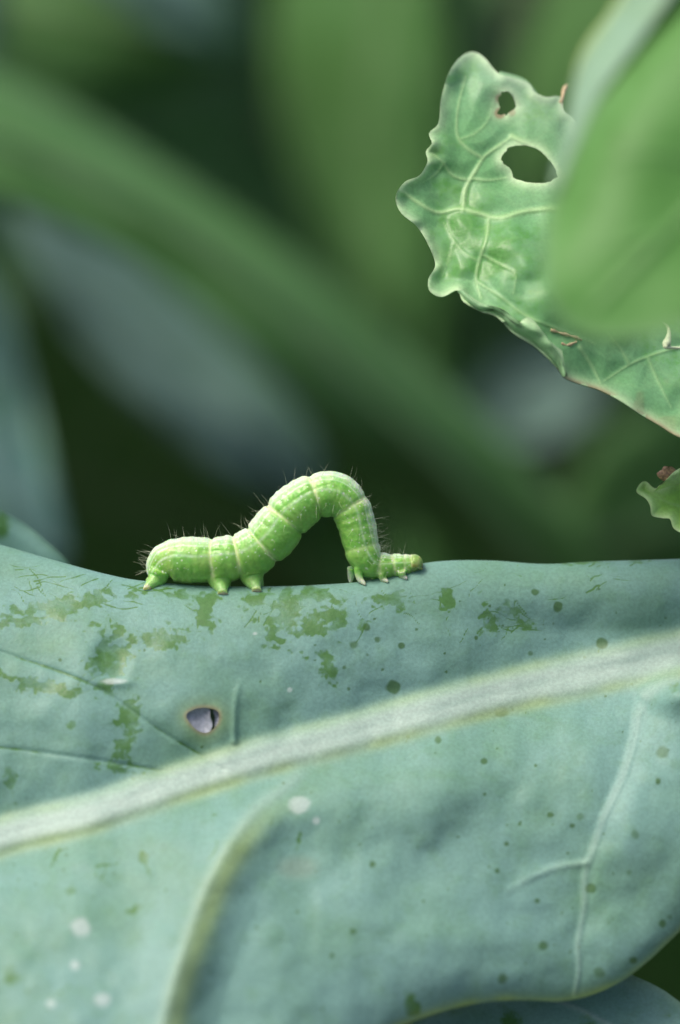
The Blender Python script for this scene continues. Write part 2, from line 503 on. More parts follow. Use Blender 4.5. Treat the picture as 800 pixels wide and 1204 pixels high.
def build_main():
    cols = np.concatenate([np.arange(-240, -20, 6.0), np.arange(-20, 820, 1.9), np.arange(820, 1060, 6.0)])
    v = np.linspace(0, 1, 330)
    u = 0.45 * v ** 2 + 0.55 * v - 0.0
    u = u + 0.0
    PX = np.repeat(cols[:, None], len(v), 1)
    r = ridge(PX); bt = bottom(PX)
    PY = r + (bt - r) * u[None, :] ** 1.12
    # hole eaten through the leaf
    HOLE = catmull([(219, 842), (228, 834), (243, 832), (256, 836), (258, 846), (252, 856), (242, 862), (230, 857)], 5, True)
    nI, nJ = PX.shape
    cx = (PX[:-1, :-1] + PX[1:, 1:]) / 2; cy = (PY[:-1, :-1] + PY[1:, 1:]) / 2
    kill = inside(cx, cy, HOLE)
    kv = np.zeros((nI, nJ), int); tot = np.zeros((nI, nJ), int)
    for a in (0, 1):
        for b_ in (0, 1):
            kv[a:nI - 1 + a, b_:nJ - 1 + b_] += kill
    bd = (kv > 0) & (kv < 4)
    _, _, _, qx, qy = pline(PX[bd], PY[bd], HOLE, True)
    PX[bd] = qx; PY[bd] = qy
    info = {}
    D = main_depth(PX, PY, None, info)
    Vf = P(PX, PY, D)
    # the far side of the fold: runs back and down, hidden behind the ridge
    wb = np.linspace(0, 1, 26)[1:] ** 1.4 * 34
    pxb = np.repeat(cols[:, None], len(wb), 1)
    c, kk = 6.0, 0.95
    hb = np.sqrt((kk * wb) ** 2 + c * c) - c + 0.02 * wb
    pyb = ridge(pxb) + hb[None, :] / PXMM
    Db = main_depth(pxb, ridge(pxb)) + wb[None, :] + 2.0 * (vnoise(pxb, pyb, 150, 14) - .5) * (wb / 34)
    Vb = P(pxb, pyb, Db)
    V = np.concatenate([Vb[:, ::-1], Vf], 1)
    nb = len(wb)
    pad = lambda A, val=0.0: np.concatenate([np.full((nI, nb), val), A], 1)
    PXa = np.concatenate([pxb, PX], 1); PYa = np.concatenate([ridge(pxb) - wb[::-1][None] * 4, PY], 1)
    nJ2 = nb + nJ
    Iidx = np.arange(nI * nJ2).reshape(nI, nJ2)
    F = np.stack([Iidx[:-1, :-1], Iidx[1:, :-1], Iidx[1:, 1:], Iidx[:-1, 1:]], -1)
    killa = np.concatenate([np.zeros((nI - 1, nb), bool), kill], 1)
    # masks
    streak = vnoise(info['q'] * 40, PX * .35, 13, 27) * .6 + vnoise(info['q'] * 40, PX * .2, 30, 28) * .4
    vein = np.clip(info['rib'] ** 0.9 * (0.78 + 0.3 * streak), 0, 1)
    vein = np.maximum(vein, 0.3 * info['vl']); vein = np.maximum(vein, 0.22 * info['vr'])
    vein = np.maximum(vein, 0.2 * info['vb']); vein = np.maximum(vein, 0.5 * info['vf'])
    # yellow-green seams beside the midrib and on the veins
    seam = 0.36 * np.exp(-((info['q'] - info['hw'] * 1.0) / 0.7) ** 2) + 0.22 * np.exp(-((info['q'] + info['hw'] * 1.05) / 0.7) ** 2)
    seam = seam * (0.4 + 1.0 * vnoise(PX, PY, 30, 21))
    ql_right, tl, s_, _, _ = pline(PX, PY, VEIN_L)
    seam = np.maximum(seam, 0.55 * np.exp(-((-ql_right * s_ * PXMM - 1.3) / 1.3) ** 2) * sstep(915, 1010, PY))
    edge = np.maximum(seam, 0.9 * np.exp(-(info['be'] / 0.7) ** 1.5) * (0.4 + 0.9 * vnoise(PX, PY, 22, 22)))
    rub = np.zeros_like(PX)
    rag_n = 0.40 * vnoise(PX + 0.6 * PY, PY, 12, 23) + 0.35 * vnoise((PX + .7 * PY) * .55, PY - .5 * PX, 5.5, 24) + 0.25 * vnoise(PX, PY, 3.2, 25)
    for (ex, ey, rx, ry, an, st) in [
        (340, 725, 24, 34, 0, 1), (385, 732, 26, 18, 20, .8), (358, 700, 45, 12, 0, .8), (240, 715, 12, 32, -10, .85),
        (192, 750, 30, 15, -12, .9), (130, 778, 24, 36, 10, 1), (150, 852, 15, 38, 8, .9), (48, 806, 50, 9, 14, .85),
        (385, 782, 10, 22, -15, .8), (456, 705, 24, 12, 0, .85), (526, 706, 7, 15, -20, .85), (572, 726, 9, 22, -15, .8),
        (602, 718, 20, 13, 10, .75), (620, 735, 12, 9, 0, .6), (87, 853, 9, 7, 0, .7), (12, 915, 9, 22, -15, .7), (60, 713, 85, 10, -9, .92),
        (30, 730, 45, 8, -5, .9), (220, 700, 40, 9, 0, .8), (300, 705, 16, 22, 0, .75), (425, 735, 14, 9, 0, .6), (172, 1015, 5, 20, -15, .8),
        (145, 905, 26, 8, 10, .75), (482, 1180, 9, 18, 0, .9), (150, 1070, 22, 8, -25, .55), (85, 1046, 9, 7, 0, .6),
        (680, 662, 30, 4, -3, .6), (760, 660, 50, 4, 0, .5), (352, 985, 4, 18, 10, .6), (60, 990, 5, 25, 40, .5), (20, 1150, 18, 40, -30, .5),
        (790, 805, 16, 10, 15, .7)]:
        a = math.radians(an)
        X_ = (PX - ex) * math.cos(a) + (PY - ey) * math.sin(a); Y_ = -(PX - ex) * math.sin(a) + (PY - ey) * math.cos(a)
        rub = np.maximum(rub, st * np.clip(1.12 - 0.62 * np.hypot(X_ / rx, Y_ / ry) + 1.5 * (rag_n - .5), 0, 1.0))
    # scratches left by feet and insects
    sr_ = np.random.default_rng(5)
    strokes = []
    def scr(n_, x0, x1, y0, y1, L, spread, base_an):
        for _ in range(n_):
            x = sr_.uniform(x0, x1); y = sr_.uniform(y0, y1); a = base_an + sr_.normal(0, spread)
            pts = [(x, y)]
            for _k in range(4):
                a += sr_.normal(0, .26)
                x += L / 4 * math.cos(a) * sr_.uniform(.5, 1.3); y += L / 4 * math.sin(a) * sr_.uniform(.5, 1.3)
                pts.append((x, y))
            strokes.append((pts, sr_.uniform(.7, 1.6), sr_.uniform(.5, .85)))
    scr(16, 40, 170, 682, 712, 45, .5, 0.15); scr(10, 0, 60, 660, 700, 40, .5, 0.4); scr(16, 180, 330, 695, 740, 30, 1.2, .6); scr(18, 300, 430, 694, 770, 30, 1.2, .8)
    scr(14, 430, 540, 692, 725, 26, 1.0, .3); scr(22, 550, 640, 695, 745, 32, .9, .5); scr(6, 680, 720, 675, 700, 20, .7, -.9)
    scr(10, 90, 150, 735, 800, 30, .8, 1.4); scr(8, 540, 800, 664, 690, 25, .5, -.2); scr(10, 100, 330, 940, 1080, 28, 1.0, 1.0); scr(10, 0, 120, 1000, 1180, 35, .8, -.7)
    for pts, wd, st in strokes:
        pts = catmull(pts, 4)
        lo = pts.min(0) - 8; hi = pts.max(0) + 8
        m = (PX > lo[0]) & (PX < hi[0]) & (PY > lo[1]) & (PY < hi[1])
        if m.any():
            dd = pline(PX[m], PY[m], pts)[0]
            rub[m] = np.maximum(rub[m], st * np.exp(-(dd / wd) ** 2))
    wl = 0.35 + 0.75 * vnoise(PX, PY, 38, 26)
    rub = np.maximum(rub, 0.85 * info['vu'] * wl); rub = np.maximum(rub, 0.75 * info['vu2'] * wl)
    rub = rub * (1 - 0.95 * np.clip(info['rib'] * 1.3, 0, 1))
    spot = np.zeros_like(PX)
    sp = [(779, 884, 8.5), (774, 919, 3.5), (648, 958, 4.5), (673, 971, 3), (683, 960, 6), (747, 981, 6), (569, 895, 5), (590, 837, 9), (462, 808, 9),
          (708, 756, 7), (656, 714, 6), (629, 696, 5), (472, 759, 4.5), (444, 752, 4), (431, 737, 5), (416, 758, 6), (624, 768, 4), (596, 992, 3.2),
          (695, 1045, 7), (632, 1059, 4), (639, 1112, 6), (705, 1144, 8), (745, 1129, 5), (779, 1086, 5), (788, 1078, 4), (585, 1024, 3), (575, 1019, 2.5),
          (438, 1016, 4), (591, 1150, 7), (740, 1026, 4), (671, 1118, 2.5), (480, 866, 3), (516, 870, 5), (350, 1072, 3), (391, 1124, 3), (415, 1095, 5),
          (630, 900, 2.5), (668, 1003, 2.5), (410, 960, 2.5), (525, 790, 2.2), (560, 750, 2.4), (450, 787, 2), (432, 770, 2.4), (490, 740, 2), (405, 785, 3), (410, 810, 2.5)]
    for _ in range(110):
        x = sr_.uniform(380, 800); y = sr_.uniform(680, 1170)
        sp.append((x, y, sr_.uniform(1.0, 2.2)))
    for _ in range(50):
        sp.append((sr_.uniform(0, 380), sr_.uniform(680, 1190), sr_.uniform(1.0, 2.4)))
    for i, (x, y, rr) in enumerate(sp):
        m = (np.abs(PX - x) < rr * 2.5) & (np.abs(PY - y) < rr * 2.5)
        e = np.hypot((PX[m] - x), (PY[m] - y) * (0.85 + 0.4 * sr_.random())) / rr
        e = e + 0.35 * (vnoise(PX[m], PY[m], 5, 40 + i % 20) - .5)
        spot[m] = np.maximum(spot[m], (0.5 + 0.5 * sr_.random()) * np.clip(1.9 - 1.5 * e, 0, 1))
    white = np.zeros_like(PX)
    for (x, y, rx, ry) in [(352, 946, 15, 11), (372, 965, 5, 5), (95, 1091, 13, 13), (120, 1175, 11, 9), (88, 1135, 6, 6), (135, 801, 17, 4), (300, 745, 3, 2), (341, 811, 3, 3), (60, 1180, 6, 5)]:  # the long flat mark on the scar lip is a painted glint
        e = ((PX - x) / rx) ** 2 + ((PY - y) / ry) ** 2
        white = np.maximum(white, 0.45 * np.clip(1.5 - 1.3 * e + 1.2 * (rag_n - .5), 0, 1))
    hd, _, _, _, _ = pline(PX, PY, HOLE, True)
    tan = 0.6 * np.exp(-(hd / 3.2) ** 2)
    edge = np.maximum(edge, 0.3 * np.exp(-(hd / 13) ** 2))
    # dull tan bruise
    tan = np.maximum(tan, 0.16 * np.exp(-(((PX - 350) / 24) ** 2 + ((PY - 1020) / 14) ** 2) ** 2))
    attrs = dict(vein=pad(vein).ravel(), edge=pad(edge).ravel(), rub=pad(rub).ravel(), spot=pad(spot).ravel(), white=pad(white).ravel(), tan=pad(tan).ravel())
    lab = np.zeros((nI, nJ2), int)
    lab[:, nb:][info['rib'] > 0.42] = 1
    lab[:, nb:][(info['vl'] > 0.5) & (info['rib'] < 0.3)] = 2
    lab[:, nb:][(info['vr'] > 0.5) & (info['rib'] < 0.3)] = 3
    lab[:, nb:][(info['vb'] > 0.45) & (info['vr'] < 0.4)] = 4
    fl = lab[:-1, :-1]
    keep = ~killa
    root = thing('cabbage_leaf', 'large waxy blue-green leaf with pale midrib, holding up the looping caterpillar', 'leaf', (0, 0, 300))
    leaf_parts(root, (0, 0, 300), V.reshape(-1, 3), F[keep], attrs, fl[keep], ['blade', 'midrib', 'side_vein', 'side_vein', 'side_vein'], [M_main] * 5, 0.55)
    # dried skin left in the hole, torn along one side
    def skin(poly, dz, name):
        poly = np.asarray(poly, float)
        pd = main_depth(poly[:, 0], poly[:, 1]) + dz
        c_ = poly.mean(0); cdp = main_depth(np.array([c_[0]]), np.array([c_[1]])) + dz + 0.35
        Vt = np.vstack([P(poly[:, 0], poly[:, 1], pd), P(c_[0:1], c_[1:2], cdp)])
        k_ = len(poly); i_ = np.arange(k_)
        Vn = np.vstack([Vt, Vt + FF * 0.12])
        Ft = np.stack([i_, (i_ + 1) % k_, np.full(k_, k_)], 1)
        o_ = k_ + 1
        Fs = np.vstack([np.stack([i_, (i_ + 1) % k_, (i_ + 1) % k_ + o_], 1), np.stack([i_, (i_ + 1) % k_ + o_, i_ + o_], 1)])
        mesh_obj(name, Vn, np.vstack([Ft, Ft[:, ::-1] + o_, Fs]), M_skin, root, (0, 0, 300))
    skin(catmull([(217, 842), (228, 833), (246, 833.5), (247, 842), (250, 853), (243, 863), (229, 858)], 4, True), 0.30, 'dried_skin')
    skin(catmull([(250.5, 836), (254, 834.5), (260, 836), (260, 847), (254, 856), (252, 850), (253, 843)], 4, True), 0.32, 'dried_skin')
    return root


M_skin = plain_mat('dried_skin', (0.30, 0.33, 0.38), 0.6, 2500, 0.2)
main_leaf = build_main()


# ------------------------------------------------------------------ traced leaves: outline and holes, own depth field
def sheet(name, label, outline, depth, mat, step=2.0, holes=(), veins=(), thick=0.45, rimw=0.9, rim=1.0, base=None, vcol=0.8, extra=None, root=None, part='blade', cat='leaf', quilt=0.0, tanpts=()):
    outline = np.asarray(outline, float)
    lo = outline.min(0) - step; hi = outline.max(0) + step
    xs = np.arange(lo[0], hi[0] + step, step); ys = np.arange(lo[1], hi[1] + step, step)
    PX, PY = np.meshgrid(xs, ys, indexing='ij')
    cx = PX[:-1, :-1] + step / 2; cy = PY[:-1, :-1] + step / 2
    keep = inside(cx, cy, outline)
    for h in holes: keep &= ~inside(cx, cy, h)
    nI, nJ = PX.shape
    kv = np.zeros((nI, nJ), int)
    for a in (0, 1):
        for b_ in (0, 1):
            kv[a:nI - 1 + a, b_:nJ - 1 + b_] += keep
    bd = (kv > 0) & (kv < 4)
    bx, by = PX[bd].copy(), PY[bd].copy()
    best = np.full(bx.shape, 1e9)
    nx, ny = bx.copy(), by.copy()
    for poly in [outline] + list(holes):
        d_, _, _, qx, qy = pline(bx, by, poly, True)
        m = d_ < best
        best = np.where(m, d_, best); nx = np.where(m, qx, nx); ny = np.where(m, qy, ny)
    PX[bd] = nx; PY[bd] = ny
    used = kv > 0
    x, y = PX[used], PY[used]
    e = pline(x, y, outline, True)[0] * PXMM
    eh = np.full(x.shape, 1e9)
    for h in holes: eh = np.minimum(eh, pline(x, y, h, True)[0] * PXMM)
    D = depth(x, y, e)
    vein = np.zeros_like(x); bump = np.zeros_like(x); vl = np.zeros(x.shape, int)
    for vi, (pts, wpx, hmm, st) in enumerate(veins):
        d_, t_, _, _, _ = pline(x, y, pts)
        tap = 1 - 0.55 * t_
        g_ = np.exp(-(d_ / (wpx * tap)) ** 2)
        vein = np.maximum(vein, st * g_ * vcol); bump = np.maximum(bump, hmm * g_ * tap)
        vl = np.where((g_ > 0.5) & (wpx >= 3.0), 1, vl)
    if quilt:
        vd = np.full(x.shape, 1e9)
        for (pts, wpx, hmm, st) in veins: vd = np.minimum(vd, pline(x, y, pts)[0])
        D = D - quilt * (1 - np.exp(-(vd / 16) ** 2))
    D = D - bump
    edge = rim * np.exp(-(np.minimum(e, eh) / rimw) ** 1.4)
    tan = np.zeros_like(x)
    for (tx, ty, tr, ts) in tanpts:
        tan = np.maximum(tan, ts * np.clip(1.6 - 1.3 * ((x - tx) ** 2 + (y - ty) ** 2) / tr ** 2, 0, 1))
    z = np.zeros_like(x)
    rub = 0.55 * vnoise(x, y, 30, 61)
    attrs = dict(vein=vein, edge=np.clip(edge, 0, 1), rub=rub, spot=z, white=z, tan=tan)
    if extra: extra(x, y, e, attrs)
    idx = np.full((nI, nJ), -1); idx[used] = np.arange(used.sum())
    F = np.stack([idx[:-1, :-1], idx[1:, :-1], idx[1:, 1:], idx[:-1, 1:]], -1)[keep]
    V = P(x, y, D)
    fl = vl[F].min(1)
    if base is None:
        base = V[np.argmax(V[:, 0])]
    if root is None:
        root = thing(name, label, cat, base)
    leaf_parts(root, base, V, F, attrs, fl, [part, 'vein'], [mat, mat], thick * (0.25 + 0.75 * sstep(0, 1.6, np.minimum(e, eh))))
    return root, base


def petiole(root, base, pts, r0, r1, mat=None, name='petiole', add=True):
    pts = catmull(pts, 10)
    V, F = tube(pts, np.linspace(r0, r1, len(pts)), 12)
    F = tri_safe(F)
    z = np.zeros(len(V))
    return mesh_obj(name, V, F, mat or M_stem, root, base, dict(vein=z, edge=z, rub=z + .3, spot=z, white=z, tan=z))


# the ragged leaf, upper right
RAG = catmull([(466, 232), (476, 214), (494, 206), (503, 190), (501, 178), (508, 168), (505, 156), (516, 144), (520, 112), (530, 82), (543, 66), (557, 61), (570, 68),
               (586, 86), (604, 91), (622, 98), (629, 108), (642, 114), (656, 113), (662, 118), (664, 130), (676, 140), (690, 160), (730, 190), (800, 230), (900, 280), (1000, 330),
               (1010, 430), (960, 510), (900, 528), (850, 528), (800, 514), (776, 500), (752, 486), (728, 470), (704, 458), (684, 452), (664, 444), (655, 432), (632, 410), (604, 392), (584, 372), (566, 366), (545, 354), (538, 341), (520, 349),
               (506, 342), (504, 328), (512, 312), (506, 292), (492, 268), (472, 250)], 5, True)
H1 = catmull([(586, 118), (590, 109), (598, 108), (605, 116), (606, 127), (598, 133), (594, 136), (585, 134), (588, 126)], 4, True)
H2 = catmull([(590, 184), (600, 173), (618, 171), (634, 176), (648, 190), (656, 206), (648, 213), (628, 215), (606, 210), (600, 198), (592, 192)], 5, True)
def gnaw(poly, amp, seed):
    r_ = np.random.default_rng(seed)
    poly = np.asarray(poly).copy(); c_ = poly.mean(0); d_ = poly - c_
    return c_ + d_ * (1 + amp * r_.normal(0, 1, (len(poly), 1)))


H1 = gnaw(H1, .07, 1); H2 = gnaw(H2, .018, 2)
RV = [([(780, 268), (720, 258), (660, 246), (620, 248), (586, 256), (560, 250), (540, 245), (515, 250), (492, 238), (474, 226)], 4.0, .35, 1.0),
      ([(545, 246), (548, 222), (560, 200), (570, 184), (592, 168), (602, 160)], 3.0, .28, .95),
      ([(602, 160), (625, 172), (648, 188), (670, 215), (690, 240)], 3.2, .35, 1.0),
      ([(568, 186), (552, 176), (540, 164), (537, 148), (540, 120), (548, 90)], 2.2, .2, .75),
      ([(550, 212), (532, 206), (520, 190), (508, 180)], 2.0, .18, .7),
      ([(556, 210), (575, 212), (600, 208)], 2.0, .2, .7),
      ([(575, 256), (572, 280), (564, 306), (560, 330), (566, 350)], 2.6, .22, .8),
      ([(568, 300), (590, 312), (606, 322), (604, 345)], 1.8, .15, .6),
      ([(564, 308), (545, 296), (532, 280), (522, 262)], 1.8, .12, .45),
      ([(560, 330), (590, 350), (620, 372), (660, 388), (700, 404)], 2.0, .18, .6),
      ([(534, 284), (528, 305), (520, 325)], 1.5, .08, .3),
      ([(540, 164), (560, 156), (575, 140), (580, 120)], 1.6, .12, .5),
      ([(523, 192), (512, 205), (498, 214)], 1.6, .12, .5),
      ([(860, 400), (800, 408), (750, 424), (710, 448)], 2.2, .2, .6), ([(682, 408), (696, 430), (706, 450)], 2.4, .2, .8), ([(762, 420), (775, 450), (790, 480)], 2.0, .15, .5),
      ([(740, 428), (730, 410), (715, 392)], 1.8, .15, .5)]
RV = [(catmull(p, 5), a, b_, c_) for p, a, b_, c_ in RV]


def rag_depth(x, y, e):
    d = 421 + 0.02 * (x - 560) - 6.0 * np.exp(-((x - 640) / 90) ** 2 - ((y - 330) / 100) ** 2)
    d = d + 3.0 * ((y - 260) / 200) ** 2 * (y < 260) - 0.030 * (y - 260) - 0.025 * np.maximum(y - 330, 0)
    d = d + 1.9 * (vnoise(x, y, 60, 71) - .5) + 0.9 * (vnoise(x, y, 26, 72) - .5)
    # crimped rim rolled a little toward the viewer
    wav = vnoise(x, y, 17, 73) - .4
    d = d - (1.15 * wav + 0.5) * np.exp(-(e / 1.3) ** 1.5) * (y < 380) - 0.4 * np.exp(-(e / 0.6) ** 2)
    # upper right corner folds back
    d = d + 5.0 * sstep(0, 60, (x - 575) * 0.5 - (y - 105) * 0.9) * (y < 200)
    return d


def rag_extra(x, y, e, A):
    pale = sstep(20, -50, (y - 150) + 0.4 * (x - 560)) * 0.4
    A['white'] = 0.22 * sstep(-10, 60, (x - 560) * 0.6 - (y - 120)) * (y < 260) 
    A['rub'] = 0.75 * vnoise(x, y, 60, 78)
    low = (x > 655) & (y > 430)
    A['tan'] = np.maximum(A['tan'], 0.25 * sstep(.62, .8, vnoise(x, y, 16, 76)) * (x > 740) * (y > 440))
    A['tan'] = np.maximum(A['tan'], 0.8 * low * np.exp(-(e / 0.35) ** 2) * (vnoise(x, y, 12, 74) > .35))


rag, rag_base = sheet('ragged_leaf', 'ragged waxy leaf tip with two chewed holes and net of pale veins', RAG, rag_depth, M_rag, 1.7,
                      [H1, H2], RV, 0.5, 0.6, 1.0, extra=rag_extra, quilt=0.35,
                      tanpts=[(588, 116, 6, .8), (588, 133, 7, .9), (602, 132, 5, .6), (664, 122, 5, .5)])


def lip(root, base, rows, mat, name='curled_rim', thick=0.35, ev=0.25):
    """a rolled strip: rows of polylines (px,py,depth) lofted across"""
    R_ = [catmull(r, 8) for r in rows]
    G = catmull(np.array(R_).transpose(0, 1, 2).reshape(len(rows), -1), 8).reshape(-1, *R_[0].shape)
    nI, nJ = G.shape[:2]
    jit = (vnoise(G[..., 0], G[..., 1], 9, 75) - .5) * 0.5
    V = P(G[..., 0], G[..., 1], G[..., 2] + jit).reshape(-1, 3)
    I_ = np.arange(nI * nJ).reshape(nI, nJ)
    F = np.stack([I_[:-1, :-1].ravel(), I_[1:, :-1].ravel(), I_[1:, 1:].ravel(), I_[:-1, 1:].ravel()], 1)
    u_ = np.repeat(np.linspace(0, 1, nI)[:, None], nJ, 1).ravel()
    z = np.zeros(nI * nJ)
    at = dict(vein=z, edge=ev + 0.6 * np.exp(-((1 - u_) / 0.15) ** 2), rub=z + .3, spot=z, white=z, tan=z)
    leaf_parts(root, base, V, F, at, np.zeros(len(F), int), [name], [mat], thick)


def rd(pts, off):
    a = np.asarray(pts, float)
    d_ = rag_depth(a[:, 0], a[:, 1], np.full(len(a), 5.0))
    return [(p[0], p[1], q + off) for p, q in zip(pts, d_)]


# the lower rim is rolled up toward the viewer in a crimped lip
e0 = [(538, 343), (560, 364), (582, 371), (604, 391), (630, 409), (652, 430), (662, 443)]
e1 = [(541, 341), (563, 358), (588, 364), (612, 380), (640, 398), (658, 418), (665, 440)]
e2 = [(544, 341), (565, 356), (590, 366), (608, 379), (624, 374), (648, 402), (661, 412)]
lip(rag, rag_base, [rd(e0, 0.1), rd([((a[0] + b_[0]) / 2 - 2, (a[1] + b_[1]) / 2 + 1) for a, b_ in zip(e0, e1)], -1.5), rd(e1, -2.2), rd(e2, -1.6)], M_rag)
lip(rag, rag_base, [rd([(584, 95), (599, 102), (614, 107), (630, 114)], -0.3), rd([(586, 89), (601, 95), (617, 101), (631, 111)], -1.0), rd([(588, 84), (604, 88), (620, 95), (632, 109)], -0.2), rd([(590, 86), (604, 90), (619, 97), (631, 110)], 1.0)], M_rag)
M_tan = plain_mat('dry_leaf_edge', (0.50, 0.38, 0.22), 0.7, 2500, 0.35)
# dried twist at the torn corner, and a pale curl of torn rim
tw = rd([(659, 122), (662, 114), (664, 106), (668, 100)], -0.6)
V_, F_ = tube(catmull([P(*t_) for t_ in tw], 6), np.interp(np.linspace(0, 1, 19), [0, .4, .8, 1], [.30, .22, .36, .1]), 8)
mesh_obj('dried_twist', V_, tri_safe(F_), M_tan, rag, rag_base)
M_pale = plain_mat('pale_torn_rim', (0.62, 0.72, 0.46), 0.5, 2500, 0.15)
tw = rd([(779, 379), (785, 384), (787, 392), (785, 402), (783, 408), (792, 409), (806, 409)], -6.5)
V_, F_ = tube(catmull([P(*t_) for t_ in tw], 6), np.interp(np.linspace(0, 1, 37), [0, .35, .55, .7, 1], [.08, .25, .5, .2, .16]), 8)
mesh_obj('torn_curl', V_, tri_safe(F_), M_pale, rag, rag_base)
for pts in ([(648, 388), (660, 392), (674, 396), (684, 400)], [(660, 404), (668, 406), (678, 402)]):
    tw = rd(pts, -0.12)
    V_, F_ = tube(catmull([P(*t_) for t_ in tw], 6), 0.15 + 0.05 * np.sin(np.arange(len(pts) * 6 - 5)), 8)
    mesh_obj('dried_strip', V_, tri_safe(F_), M_tan, rag, rag_base)

# small leaf lobe lower down on the right
M_lobe = leaf_mat('young_leaf', (0.42, 0.68, 0.24), (0.36, 0.66, 0.15), (0.5, 0.7, 0.36), (0.70, 0.86, 0.52), 0.35, 0.4)
LOBE = catmull([(749, 578), (753, 569), (760, 566), (770, 574), (784, 572), (796, 566), (830, 556), (880, 548), (920, 570), (900, 640), (850, 650), (812, 628), (800, 626), (792, 620), (788, 610), (778, 609), (767, 606), (765, 595), (760, 586)], 5, True)
lobe, lobe_base = sheet('leaf_lobe', 'small bright green leaf lobe with pale rim and a brown scab', LOBE,
                        lambda x, y, e: 421 - 0.05 * (y - 590) + 0.02 * (x - 760) + 1.4 * (vnoise(x, y, 22, 81) - .5) - 0.8 * np.exp(-(e / .7) ** 2), M_lobe, 1.5, (),
                        [(catmull([(880, 600), (830, 598), (790, 592), (765, 580)], 5), 2.5, .2, .5)], 0.45, 0.5, 0.8,
                        extra=lambda x, y, e, A: A.update(rub=np.full(x.shape, 1.0)))
a = np.linspace(0, 2 * math.pi, 14, endpoint=False)
sc_c = P(785, 557, 420.4)
vs, fs = [], []
for i_, th in enumerate(np.linspace(0, math.pi, 9)):
    for t_ in a:
        r_ = 0.95 * (1 + .18 * math.sin(3 * t_ + 2 * th) + .1 * math.sin(5 * th))
        vs.append(sc_c + FR * (1.15 * r_ * math.sin(th) * math.cos(t_)) + FF * (0.6 * r_ * math.sin(th) * math.sin(t_)) + FU * (0.75 * r_ * math.cos(th)))
for i_ in range(8):
    for j_ in range(14):
        fs.append((i_ * 14 + j_, i_ * 14 + (j_ + 1) % 14, (i_ + 1) * 14 + (j_ + 1) % 14, (i_ + 1) * 14 + j_))
mesh_obj('brown_scab', np.array(vs), np.array(fs), plain_mat('brown_scab', (0.40, 0.24, 0.14), .6, 3000, .45), lobe, lobe_base)
lip(lobe, lobe_base, [[(770, 578, 420.2), (784, 573, 420.4), (800, 568, 420.8), (830, 560, 421.5)], [(776, 571, 419.3), (788, 562, 419.3), (802, 555, 419.6), (830, 546, 420.4)], [(782, 566, 419.6), (791, 556, 419.6), (803, 549, 419.8), (830, 540, 421)]], M_lobe, 'curled_rim', .1, .5)

# leaf under the main leaf, lower right
UND = catmull([(380, 1330), (470, 1215), (560, 1165), (650, 1140), (720, 1140), (752, 1150), (780, 1164), (803, 1180), (860, 1215), (960, 1290), (980, 1400), (700, 1450), (450, 1420)], 6, True)
und, und_base = sheet('lower_leaf', 'grey-green leaf half hidden below the large waxy leaf', UND,
                      lambda x, y, e: 414 - 0.055 * (y - 1150) + 0.004 * (x - 650) + 2.0 * (vnoise(x, y, 60, 91) - .5) - 1.0 * np.exp(-(e / 1.5) ** 2), M_main, 3.0, (),
                      [(catmull([(960, 1380), (800, 1260), (700, 1195), (620, 1165)], 6), 4, .4, .7)], 0.5, 0.6, 0.25)

# added leaf turned face-down so the gap beside the rim looks dark
GAP = catmull([(520, 1130), (640, 1050), (760, 1010), (860, 1000), (980, 1040), (1040, 1200), (960, 1330), (760, 1380), (600, 1330), (520, 1230)], 6, True)
gap, gap_base = sheet('gap_filler_leaf', 'green leaf added face-down to darken the gap beside the curved lower rim', GAP,
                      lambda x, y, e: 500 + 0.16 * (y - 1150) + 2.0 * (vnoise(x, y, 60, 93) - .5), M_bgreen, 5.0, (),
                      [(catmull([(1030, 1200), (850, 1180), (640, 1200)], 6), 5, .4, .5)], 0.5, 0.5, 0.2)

# leaf behind the ridge, far left
BAK = catmull([(-260, 470), (-120, 540), (-40, 578), (0, 599), (30, 617), (58, 640), (82, 664), (100, 700), (60, 760), (-80, 780), (-240, 700)], 6, True)
bak, bak_base = sheet('rear_leaf', 'smooth blue-grey leaf edge rising behind the left end of the large leaf', BAK,
                      lambda x, y, e: 440 - 0.02 * (x - 0) + 0.03 * (y - 650) + 1.5 * (vnoise(x, y, 80, 92) - .5) + 0.8 * np.exp(-(e / 1.2) ** 2), M_main, 3.0, (),
                      [(catmull([(-240, 600), (-100, 640), (60, 690)], 6), 4, .4, .5)], 0.5, 0.4, 0.1)

# near leaf, far out of focus, upper right
NEAR = catmull([(820, -60), (792, -10), (752, 45), (705, 110), (668, 175), (648, 235), (638, 300), (645, 355), (672, 388), (720, 400), (800, 388), (900, 350), (1010, 260), (1060, 120), (1020, -80), (900, -130)], 6, True)


def near_depth(x, y, e):
    d = 342 - 0.03 * (y - 200) + 6.0 * np.exp(-(e / 4.0) ** 1.3) * sstep(360, 240, y) + 2.0 * (vnoise(x, y, 120, 95) - .5)
    return d


near_leaf, near_base = sheet('near_leaf', 'bright green leaf, softly blurred, hanging close in front of the ragged leaf', NEAR, near_depth, M_front, 4.0, (),
                             [(catmull([(1040, 60), (920, 140), (800, 260), (700, 360)], 6), 9, .7, .4), (catmull([(860, 200), (760, 180), (690, 200)], 6), 4, .3, .25), (catmull([(790, 270), (720, 290), (660, 290)], 6), 4, .3, .2)], 0.6, 0.9, 0.3)
# its upper rim turned back, showing the paler waxy side
lip(near_leaf, near_base, [[(650, 230, 346), (700, 118, 349), (752, 46, 350), (815, -40, 351)], [(655, 190, 350), (684, 95, 353), (737, 15, 354), (790, -60, 352)], [(664, 170, 354), (680, 70, 358), (722, 5, 359), (770, -80, 357)]], M_main, 'turned_back_rim', .5, .25)

